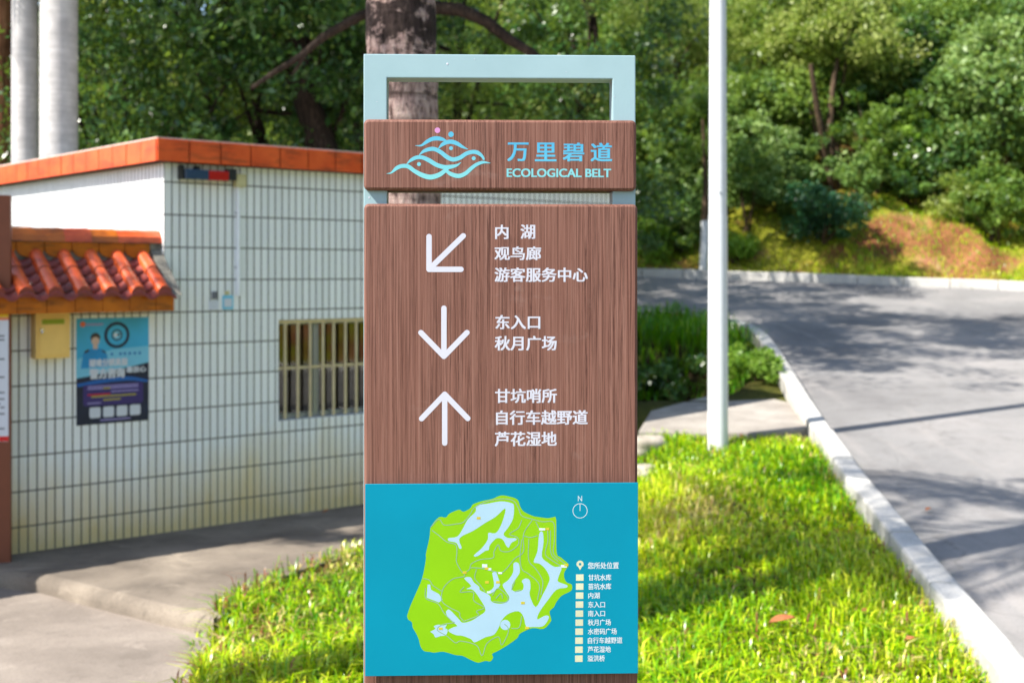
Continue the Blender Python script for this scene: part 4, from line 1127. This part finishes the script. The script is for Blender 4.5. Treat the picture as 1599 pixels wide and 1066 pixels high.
for py in (524, 530, 560, 588, 612, 622, 630, 635, 645, 668):
    x = -.9
    while x < -.05:
        l = r.uniform(.05, .16); mb.box(x, min(x + l, -.025), -.0242, -.0236, nz(py) - .006, nz(py) + .006); x += l + .02
mb.build('fine_print', M['grey_print'], shn, weld=False)

# ------------------------------------------------------------------ lamp post
pl = hit(1121, 697)
lp = thing('lamp_post', 'tall white street lamp post standing in the lawn by the kerb', 'lamp post', (pl.x, pl.y, pl.z - .05))
k = pl.y / F
mb = MB(); HP = 6.4; r0, r1 = 16 * k, 16 * k - (3.0 * k) * HP / 4.0
zj = EYE - (337 - 427) * k - (pl.z - .05)
mb.tube([(0, 0, 0), (0, 0, zj - .01), (0, 0, zj)], [r0, r0 - (r0 - r1) * (zj - .01) / HP, r0 - (r0 - r1) * zj / HP], 28)
mb.tube([(0, 0, zj + .0005), (0, 0, zj + .02), (0, 0, HP)], [r0 - (r0 - r1) * zj / HP - .0035, r0 - (r0 - r1) * zj / HP - .003, r1], 28)
mb.build('pole', M['pole'], lp)
mb = MB(); zbt = EYE - (302 - 427) * k - (pl.z - .05); mb.tube([(.01, -r0 * .86 + .012, zbt), (.01, -r0 * .86 - .006, zbt)], .012, 8); mb.build('bolt', M['alu'], lp)
mb = MB(); mb.tube([(0, 0, HP), (.15, 0, HP + .18), (.5, 0, HP + .28), (1.2, 0, HP + .3)], .03, 10); mb.build('arm', M['pole'], lp)
mb = MB(); mb.prism([(.9, -.12), (1.55, -.1), (1.6, 0), (1.55, .1), (.9, .12)], HP + .33, HP + .41); mb.build('lamp_head', M['alu'], lp, bevel=.02)

# ------------------------------------------------------------------ palms
def fronds(parent, base, n, length, seed, droop=1.0, mat='leaf_mid', leafl=.45):
    r = np.random.default_rng(seed); V = []; Q = []; mbx = MB()
    for k in range(n):
        az = k * 2.399 + r.uniform(-.2, .2); el = r.uniform(-.15, 1.15); L = length * r.uniform(.85, 1.1)
        p = Vector(base); h = Vector((math.cos(az), math.sin(az), 0)); e = el; path = [p.copy()]
        for s in range(14):
            d = h * math.cos(e) + Vector((0, 0, 1)) * math.sin(e); p = p + d * L / 14; e -= .13 * droop; path.append(p.copy())
        mbx.tube(path, [.03 * (1 - .85 * i / 14) for i in range(15)], 5)
        sdv = Vector((-h.y, h.x, 0))
        for i in range(2, 15):
            for q in range(3):
                f = (i - 1 + q / 3) / 14
                if f > 1: continue
                c = path[i - 1].lerp(path[i], q / 3); d = (path[i] - path[i - 1]).normalized()
                for s in (-1, 1):
                    l = leafl * (math.sin(math.pi * min(1, .12 + f * .9)) * .8 + .25)
                    tip = c + (sdv * s + d * .7 + Vector((0, 0, -.35 + r.uniform(-.2, .2)))).normalized() * l
                    w = d * .022
                    b0 = len(V); m_ = c.lerp(tip, .5) + Vector((0, 0, .03))
                    V += [c - w * .4, m_ - w, tip, m_ + w]; Q.append((b0, b0 + 1, b0 + 2, b0 + 3))
    V = np.array([tuple(v) for v in V]); t = np.clip(r.normal(.5, .2, len(Q)), 0, 1)
    mbx.build('frond_stems', M['bark'], parent)
    np_mesh('fronds', V, np.array(Q), None, M[mat], {'tint': np.repeat(t, 4)}, parent)

def palm(name, label, X, Y, H, r0, r1, mat, seed, nf=16, fl=2.4, rings=False, lean=(0, 0), flare=1.15):
    t = thing(name, label, 'palm tree', (X, Y, gz1(X, Y) - .1))
    mb = MB(); n = 60 if rings else 24; path, rad = [], []; rr = random.Random(seed)
    for i in range(n):
        f = i / (n - 1); path.append((lean[0] * f ** 1.3, lean[1] * f ** 1.3, H * f)); k = r0 + (r1 - r0) * f
        if rings: k *= 1 + .035 * math.sin(f * H * 2 * math.pi / .17) + rr.uniform(-.012, .012)
        rad.append(k * (1 + (flare - 1) * max(0, 1 - f * 6)))
    mb.tube(path, rad, 28); mb.build('trunk', M[mat], t)
    fronds(t, (lean[0], lean[1], H - .05), nf, fl, seed)
    return t
palm('palm_tree', 'palm with a scarred, partly charred trunk directly behind the sign', (642 - 799.5) / F * 6.6, 6.6, 6.3, .212, .155, 'palm', 3, 17, 2.5, True, (-.12, 0), 1.1)
palm('palm_tree', 'thick smooth grey royal palm trunk behind the boundary wall, right one of the pair', (92 - 799.5) / F * 14.4, 14.4, 8.5, .215, .2, 'royal', 5, 14, 3.0)
palm('palm_tree', 'slimmer pale royal palm trunk, left one of the grey pair', (39 - 799.5) / F * 14.9, 14.9, 8.0, .155, .145, 'royal', 6, 14, 2.8)
palm('palm_tree', 'leaning palm left of the sign outside the picture, its fronds shading the lawn', -3.6, 4.3, 7.6, .19, .15, 'palm', 9, 10, 2.1, True, (-.3, 1.25))

t = thing('young_tree', 'small unseen tree added beyond the left edge to shade the tiled coping', 'tree', (-6.7, 7.2, -.1))  # tree added out of view, crown shaped to shade the coping tiles
mb = MB(); mb.tube([(0, 0, 0), (.05, 0, 2.5), (0, .05, 5.6)], [.07, .06, .03], 8); mb.build('trunk', M['bark'], t)
r_ = np.random.default_rng(43); foliage('crown', crown_clusters(26, (0, 0.1, 6.25), (.75, .75, .34), r_), .26, 110, .09, M['leaf_mid'], r_, t)
# brown stringy trunk at the far left edge
Xb = (1 - 799.5) / F * 16.4
t = thing('tree', 'brown stringy-barked trunk at the far left edge beside the grey palms', 'tree', (Xb, 16.4, -.1))
mb = MB(); pth = [(0, 0, i * .45) for i in range(17)]; rad = [.275 * (1 + .1 * math.sin(i * 1.7)) * (1 - .015 * i) for i in range(17)]; mb.tube(pth, rad, 16)
mb.tube([(.02, -.1, 0), (.28, -.12, 1.6), (.24, -.12, 3.0), (.06, -.1, 4.2)], [.11, .13, .11, .05], 10); mb.build('trunk', M['bark_red'], t)
r_ = np.random.default_rng(41); foliage('crown', crown_clusters(80, (1.0, 1.0, 9.2), (2.4, 2.4, 2.0), r_), .5, 130, .1, M['leaf_dark'], r_, t)

# ------------------------------------------------------------------ trees
# limbs drawn as real branches of their trees
def lp_(pts, Y, X0, Z0, Y0):   # photo points at depth Y -> local to a tree standing at (X0, Y0, Z0)
    return [at(px, py, yy) - Vector((X0, Y0, Z0)) for (px, py), yy in zip(pts, Y)]
Yt = 16.8; Xt = (510 - 799.5) / F * Yt; Zt = gz1(Xt, Yt) - .1
leanp = lp_([(512, 300), (503, 235), (492, 195), (478, 160), (468, 110), (462, 60)], [16.8] * 6, Xt, Zt, Yt)
tree('broadleaf_tree', 'dark broad-leaved tree with a thick leaning trunk just left of the sign', 'tree', 510, Yt, 8.2, 3.5, 2.6, 'leaf_dark', 21, tr=.10, nc=110, per=170, leaf=.12, crad=.5, bark='bark_dark', trunk_paths=[(leanp, .24, .12), ([leanp[3], leanp[3] + Vector((-.5, .2, .8)), leanp[3] + Vector((-1.4, .3, 1.6))], .1, .04)], lean=(-.3, .3))
Yt = 15.2; Xt = (640 - 799.5) / F * Yt; Zt = gz1(Xt, Yt) - .1
b1 = lp_([(625, 40), (570, 22), (540, 38), (505, 58), (470, 88), (430, 112), (392, 138)], [15.2, 15, 14.9, 14.8, 14.7, 14.6, 14.5], Xt, Zt, Yt)
b1b = lp_([(480, 80), (468, 100), (455, 118)], [14.7, 14.7, 14.7], Xt, Zt, Yt)
b2 = lp_([(630, 30), (680, 12), (720, 16), (760, 34), (795, 62), (832, 84), (860, 112)], [15.2, 15.1, 15, 15, 15, 15, 15], Xt, Zt, Yt)
b3 = lp_([(390, 138), (388, 150), (388, 180)], [14.5, 14.5, 14.5], Xt, Zt, Yt)
tree('branching_tree', 'tree whose long bare limbs arch out on both sides above the sign', 'tree', 640, Yt, 12.0, 5.4, 3.0, 'leaf_mid', 22, tr=.2, nc=170, per=170, leaf=.10, crad=.45, bark='bark_dark', trunk_paths=[(b1, .075, .022), (b1b, .03, .012), (b2, .095, .05)], off=(.2, -.4))
# darker understorey and canopy behind the house
LT = [
    ('broadleaf_tree', 'dark evergreen tree right of the grey palm trunks, hanging low over the roof', 190, 17.2, 7.6, 1.6, 2.1, 'leaf_dark', 31, .09, 90, 150),
    ('broadleaf_tree', 'yellowish light green feathery tree crown above the middle of the guard house roof', 330, 19.5, 8.6, 2.6, 2.2, 'leaf_olive', 32, .12, 80, 160),
    ('broadleaf_tree', 'dark leafy tree with drooping crown above the guard house, left of the leaning trunk', 400, 17.8, 7.2, 1.3, 2.1, 'leaf_dark', 33, .11, 100, 160),
    ('broadleaf_tree', 'deep green tree filling the gap behind the grey royal palms', 60, 19.0, 8.8, 2.0, 2.5, 'leaf_dark', 34, .12, 90, 150),
    ('broadleaf_tree', 'tall dark canopy tree far behind the guard house roof', 270, 22.5, 11.5, 2.5, 3.4, 'leaf_dark', 35, .15, 130, 190),
    ('broadleaf_tree', 'sunlit yellow-green tree seen right beside the sign frame on its left', 560, 23.5, 8.2, 1.6, 2.3, 'leaf_olive', 36, .11, 90, 160),
    ('feathery_tree', 'fine-leaved light green tree seen through the opening in the sign frame', 720, 23.0, 9.6, 1.8, 2.6, 'leaf_olive', 37, .09, 120, 200),
    ('broadleaf_tree', 'dark glossy tree seen at the right end of the sign opening', 925, 21.8, 8.6, 1.4, 2.0, 'leaf_dark', 38, .12, 110, 170),
]
tree('broadleaf_tree', 'tall tree added behind the grey royal palms, its unseen crown shading the road', 'tree', 70, 15.6, 12.0, 6.4, 2.9, 'leaf_dark', 39, tr=.13, nc=150, per=170, leaf=.11, crad=.5, bark='bark_dark', lean=(.5, 0), off=(1.9, -.5), limbs=6)  # added shade caster: trunk hidden by the palms, crown darkens the road
for nm, lb, px, Y, H, b, rad, mt, sd_i, lf, nc, per in LT:
    tree(nm, lb, 'tree', px, Y, H, b, rad, mt, sd_i, tr=.14, nc=nc, per=per, leaf=lf, crad=.5, bark='bark_dark', asp=.28 if nm == 'feathery_tree' else .45)
RT = [
    ('feathery_tree', 'olive fine-leaved tree just right of the sign top, left of the lamp post', 1055, 30.0, 4.6, .8, 1.6, 'leaf_olive', 51, .085),
    ('feathery_tree', 'pale olive feathery tree with rounded top immediately right of the lamp post', 1190, 31.0, 4.6, .8, 1.7, 'leaf_olive', 52, .085),
    ('forked_tree', 'slim tree with a leaning forked trunk and bright yellow-green crown right of the lamp post', 1310, 28.2, 4.4, 2.2, 1.5, 'leaf_olive', 53, .10),
    ('broadleaf_tree', 'dark shaded tree between the forked tree and the right-hand crowns', 1415, 28.8, 3.2, .3, 1.4, 'leaf_dark', 54, .10),
    ('feathery_tree', 'light olive tree filling the top right of the slope', 1455, 32.5, 4.6, .6, 1.9, 'leaf_olive', 55, .09),
    ('broadleaf_tree', 'grey-green leafy tree at the right edge above the red bank', 1565, 26.4, 3.4, .7, 1.2, 'leaf_grey', 56, .12),
    ('feathery_tree', 'yellow-green crown at the top right corner of the picture', 1590, 31.5, 4.8, .8, 1.7, 'leaf_olive', 57, .09),
    ('broadleaf_tree', 'mid green tree high on the slope behind the forked trunk, touching the picture top', 1330, 34.0, 5.0, .6, 2.0, 'leaf_olive', 58, .10),
    ('broadleaf_tree', 'dark green tree low on the slope left of the lamp post', 1030, 28.2, 3.0, .3, 1.4, 'leaf_mid', 59, .11),
    ('broadleaf_tree', 'mid green tree low on the slope between the lamp post and the forked trunk', 1200, 28.4, 2.9, .3, 1.4, 'leaf_mid', 60, .11),
    ('broadleaf_tree', 'dark green tree behind the grey-green one at the right edge', 1510, 28.6, 3.6, .4, 1.5, 'leaf_mid', 61, .11),
    ('feathery_tree', 'light green tree top above the left-hand olive tree, at the picture top', 1110, 34.0, 4.8, .5, 2.0, 'leaf_mid', 62, .09),
]
for nm, lb, px, Y, H, b, rad, mt, sd_i, lf in RT:
    tp_ = None
    if nm == 'forked_tree':
        X = (px - 799.5) / F * Y; Z = gz1(X, Y) - .1
        tp_ = [(lp_([(1312, 330), (1300, 280), (1288, 225), (1276, 170), (1266, 100)], [28.0, 27.6, 27.2, 26.9, 26.7], X, Z, Y), .13, .05), (lp_([(1300, 280), (1296, 200), (1300, 140), (1310, 80)], [27.6, 27.4, 27.4, 27.6], X, Z, Y), .1, .04), (lp_([(1316, 335), (1285, 250), (1262, 160)], [28, 27.6, 27.2], X, Z, Y), .06, .03)]
    tree(nm, lb, 'tree', px, Y, H, b, rad, mt, sd_i, tr=.11, nc=150, per=170, leaf=lf * 1.15, crad=.42, shell=.78, bias=.10, asp=.3 if nm == 'feathery_tree' else .48, trunk_paths=tp_, bark='bark')
# shrubs along the bank
SH = [
    ('round_shrub', 'dark blue-green rounded shrub on the bank beyond the road', 1288, 25.3, .78, 1.25, 'leaf_blue', 71, .10, 60),
    ('shrub', 'bright green leafy shrub right beside the sign beyond the road', 1018, 25.9, .5, 1.3, 'leaf_bright', 72, .10, 40),
    ('shrub', 'pale broad-leaved sapling left of the lamp post beyond the road', 1060, 26.2, .7, 2.0, 'leaf_grey', 73, .16, 40),
    ('shrub', 'grey-green bush right of the lamp post above the bank', 1165, 26.6, .8, 2.4, 'leaf_grey', 74, .10, 60),
    ('shrub', 'grey-green bush with bare stems between the lamp post and the dark round shrub', 1225, 27.0, .9, 2.0, 'leaf_grey', 75, .10, 60),
    ('shrub', 'dark shrub at the top of the red bank, under the forked tree', 1375, 26.9, .8, 2.2, 'leaf_mid', 76, .10, 60),
    ('shrub', 'dark green shrub above the bare red soil towards the right', 1455, 26.5, .95, 1.5, 'leaf_dark', 77, .10, 60),
    ('shrub', 'loose sunlit yellow-green sapling rising above the dark shrubs in the middle of the bank', 1420, 26.7, .5, 2.6, 'leaf_bright', 66, .09, 26),
    ('shrub', 'thin leggy sapling with sparse leaves right of the dark round shrub', 1338, 26.2, .4, 2.0, 'leaf_grey', 67, .10, 16),
    ('shrub', 'sparse grass-like shrub hanging over the bare red soil near the right edge', 1500, 25.3, .45, .8, 'leaf_olive', 68, .09, 18),
    ('shrub', 'leafy mid green shrub at the right edge above the grassy bank', 1550, 25.2, .8, 1.5, 'leaf_mid', 78, .11, 50),
    ('shrub', 'low yellowish weed bush on the bank just right of the lamp post', 1150, 25.6, .45, .55, 'leaf_bright', 79, .08, 25),
]
for nm, lb, px, Y, rad, H, mt, sd_i, lf, nc in SH: shrub(nm, lb, px, Y, rad, H, mt, sd_i, nc=nc, per=110, leaf=lf, crad=.26)
# ditch plants and roadside weeds
SD = [('ditch_shrub', 'dark leafy shrub at the far rim of the ditch below the verge grass', 1055, 16.6, .5, .6, 'leaf_dark', 87, 30),
      ('ditch_shrub', 'dark leafy plants in the ditch beside the sign', 1030, 15.0, .45, .55, 'leaf_dark', 81, 22), ('weed_clump', 'bright green leafy weeds at the end of the slab against the kerb', 1178, 14.6, .33, .34, 'leaf_bright', 83, 24), ('weed_clump', 'tall light green weed standing behind the slab weeds by the kerb', 1150, 15.2, .12, .55, 'leaf_bright', 84, 12),
      ('weed_clump', 'small green weeds right behind the lamp post on the ditch edge', 1110, 14.4, .22, .35, 'leaf_bright', 85, 14)]
for nm, lb, px, Y, rad, H, mt, sd_i, nc in SD: shrub(nm, lb, px, Y, rad, H, mt, sd_i, nc=nc, per=70, leaf=.075, crad=.14, cat='plant')
g_t = lambda X, Y, r, n: .30 + r.normal(0, .1, n)
grass('roadside_grass', [(1.3, 16.9), (2.2, 16.6), (3.12, 16.4), (3.05, 18.2), (2.3, 18.95), (1.0, 19.5), (-.5, 20.0), (-.5, 18.4)], 800, 14, .46, .013, g_t, 'taller dark green grass on the verge between the ditch and the road bend', upright=.82)
grass('ditch_grass', [(.95, 14.0), (1.5, 13.6), (2.4, 14.1), (2.75, 14.6), (2.9, 15.8), (2.7, 16.8), (1.3, 16.9), (.9, 15.5)], 330, 18, .34, .013, lambda X, Y, r, n: .2 + r.normal(0, .07, n), 'ragged dark grass growing down into the ditch behind the slab', upright=.6)
b_t = lambda X, Y, r, n: .55 + .2 * lowfreq(X, Y, 3, 1.0) + r.normal(0, .16, n)
bp = [(-3, 26.1), (2.5, 25.3), (5, 24.6), (7.2, 23.8), (9.2, 23.1), (11, 22), (13, 20), (14, 22), (11, 25.5), (8, 26.5), (4, 27.5), (-3, 28)]
def sparse(X, Y, r, n): return b_t(X, Y, r, n)
grass('bank_grass', bp, 260, 15, .16, .014, sparse, 'patchy yellow-green grass growing on the red soil bank', upright=.7)
# tall thin weeds along the apron edge
wt = lambda X, Y, r, n: np.where(r.uniform(0, 1, n) < .6, .3 + r.normal(0, .1, n), .05)
grass('edge_weeds', [(-1.78, 7.1), (-1.66, 7.1), (-1.38, 8.3), (-.95, 8.95), (0, 9.9), (0, 10.05), (-1.07, 9.1), (-1.55, 8.35), (-1.74, 7.8)], 260, 16, .2, .008, wt, 'thin reddish and green weeds along the edge of the concrete apron', upright=.85)
grass('edge_weeds', [(-1.56, 5.5), (-1.48, 5.5), (-1.60, 6.7), (-1.70, 7.2), (-1.78, 7.2), (-1.68, 6.7)], 900, 17, .07, .012, lambda X, Y, r, n: r.uniform(0, .1, n), 'low reddish weeds creeping over the drive edge at the lower left', upright=.5)

# whitewashed trunk behind the lamp post
p = hit(1098, 418); t = thing('young_tree', 'young tree with a whitewashed lower trunk, just left of the lamp post', 'tree', (p.x, p.y, p.z - .05))
mb = MB(); mb.tube([(0, 0, 0), (.02, 0, .5), (.03, 0, .98)], [.085, .075, .07], 10); mb.build('painted_trunk', M['pole'], t)
mb = MB(); mb.tube([(.03, 0, .981), (.05, .02, 1.8), (0, .05, 3.0)], [.069, .05, .03], 8); mb.build('trunk', M['bark'], t)
r_ = np.random.default_rng(91); foliage('crown', crown_clusters(26, (0, 0, 2.9), (.8, .8, .8), r_), .3, 110, .1, M['leaf_mid'], r_, t)

# wood on the slope behind, one mass
r_ = np.random.default_rng(101)
cl = []
for k in range(1900):
    X = r_.uniform(-16, 30); Y = r_.uniform(29, 48)
    if X < 1 and Y < 27: continue
    h = r_.uniform(0, 1) ** .5 * 3.6
    cl.append((X, Y, gz1(X, Y) + .2 + h))
for k in range(600):     # right-hand side of the bend (beyond the picture, mirrored in the windows)
    X = r_.uniform(15, 24); Y = r_.uniform(-14, 24); cl.append((X, Y, gz1(X, Y) + r_.uniform(.2, 7)))
for k in range(450):     # dense wood far behind the house at the left
    X = r_.uniform(-18, 2); Y = r_.uniform(26, 32); cl.append((X, Y, gz1(X, Y) + r_.uniform(.2, 9)))
wood = foliage('woodland', np.array(cl), .95, 95, .2, M['leaf_mid'], r_, None, tint_bias=.12)
tag(wood, 'dense green wood covering the slope behind the nearer trees', 'woodland', None, 'stuff')

# fallen leaves
def dead_leaf(px, py, s, rz, label, dz=.0):
    p = hit(px, py)
    mb = MB(); rows_ = []
    for i in range(9):
        f = i / 8; w = .24 * math.sin(math.pi * f) ** .8 + .004
        rows_.append([((f - .5) * s, q * w * s, .02 + dz + .08 * s * (abs(q)) + .12 * s * math.sin(f * 2.6)) for q in (-1, -.5, 0, .5, 1)])
    mb.grid(rows_); o = mb.build('fallen_leaf', M['dry_leaf']); o.location = p; o.rotation_euler = (R(8), R(-5), rz)
    sm_ = o.modifiers.new('thick', 'SOLIDIFY'); sm_.thickness = .0015
    return tag(o, label, 'leaf')
dead_leaf(1222, 992, .15, .15, 'large dry orange-brown leaf lying in the grass at the lower right', .05)
dead_leaf(1348, 976, .08, 1.2, 'small curled brown leaf in the grass near the kerb', .05)
dead_leaf(216, 1006, .06, .4, 'small brown leaf lying on the grey drive at the lower left')
dead_leaf(508, 822, .06, .9, 'tiny brown leaf on the concrete apron near the house wall', .1)
dead_leaf(1449, 800, .07, .7, 'pale dry leaf lying on the shaded road near the kerb')
dead_leaf(1150, 905, .07, 2.2, 'small reddish-brown leaf sunk in the lawn between the sign and the kerb', .04)
dead_leaf(1420, 1020, .07, .3, 'brown leaf in the grass close to the kerb at the lower right corner', .05)
dead_leaf(100, 925, .05, 1.9, 'tiny leaf lying on the drive below the rounded apron edge')
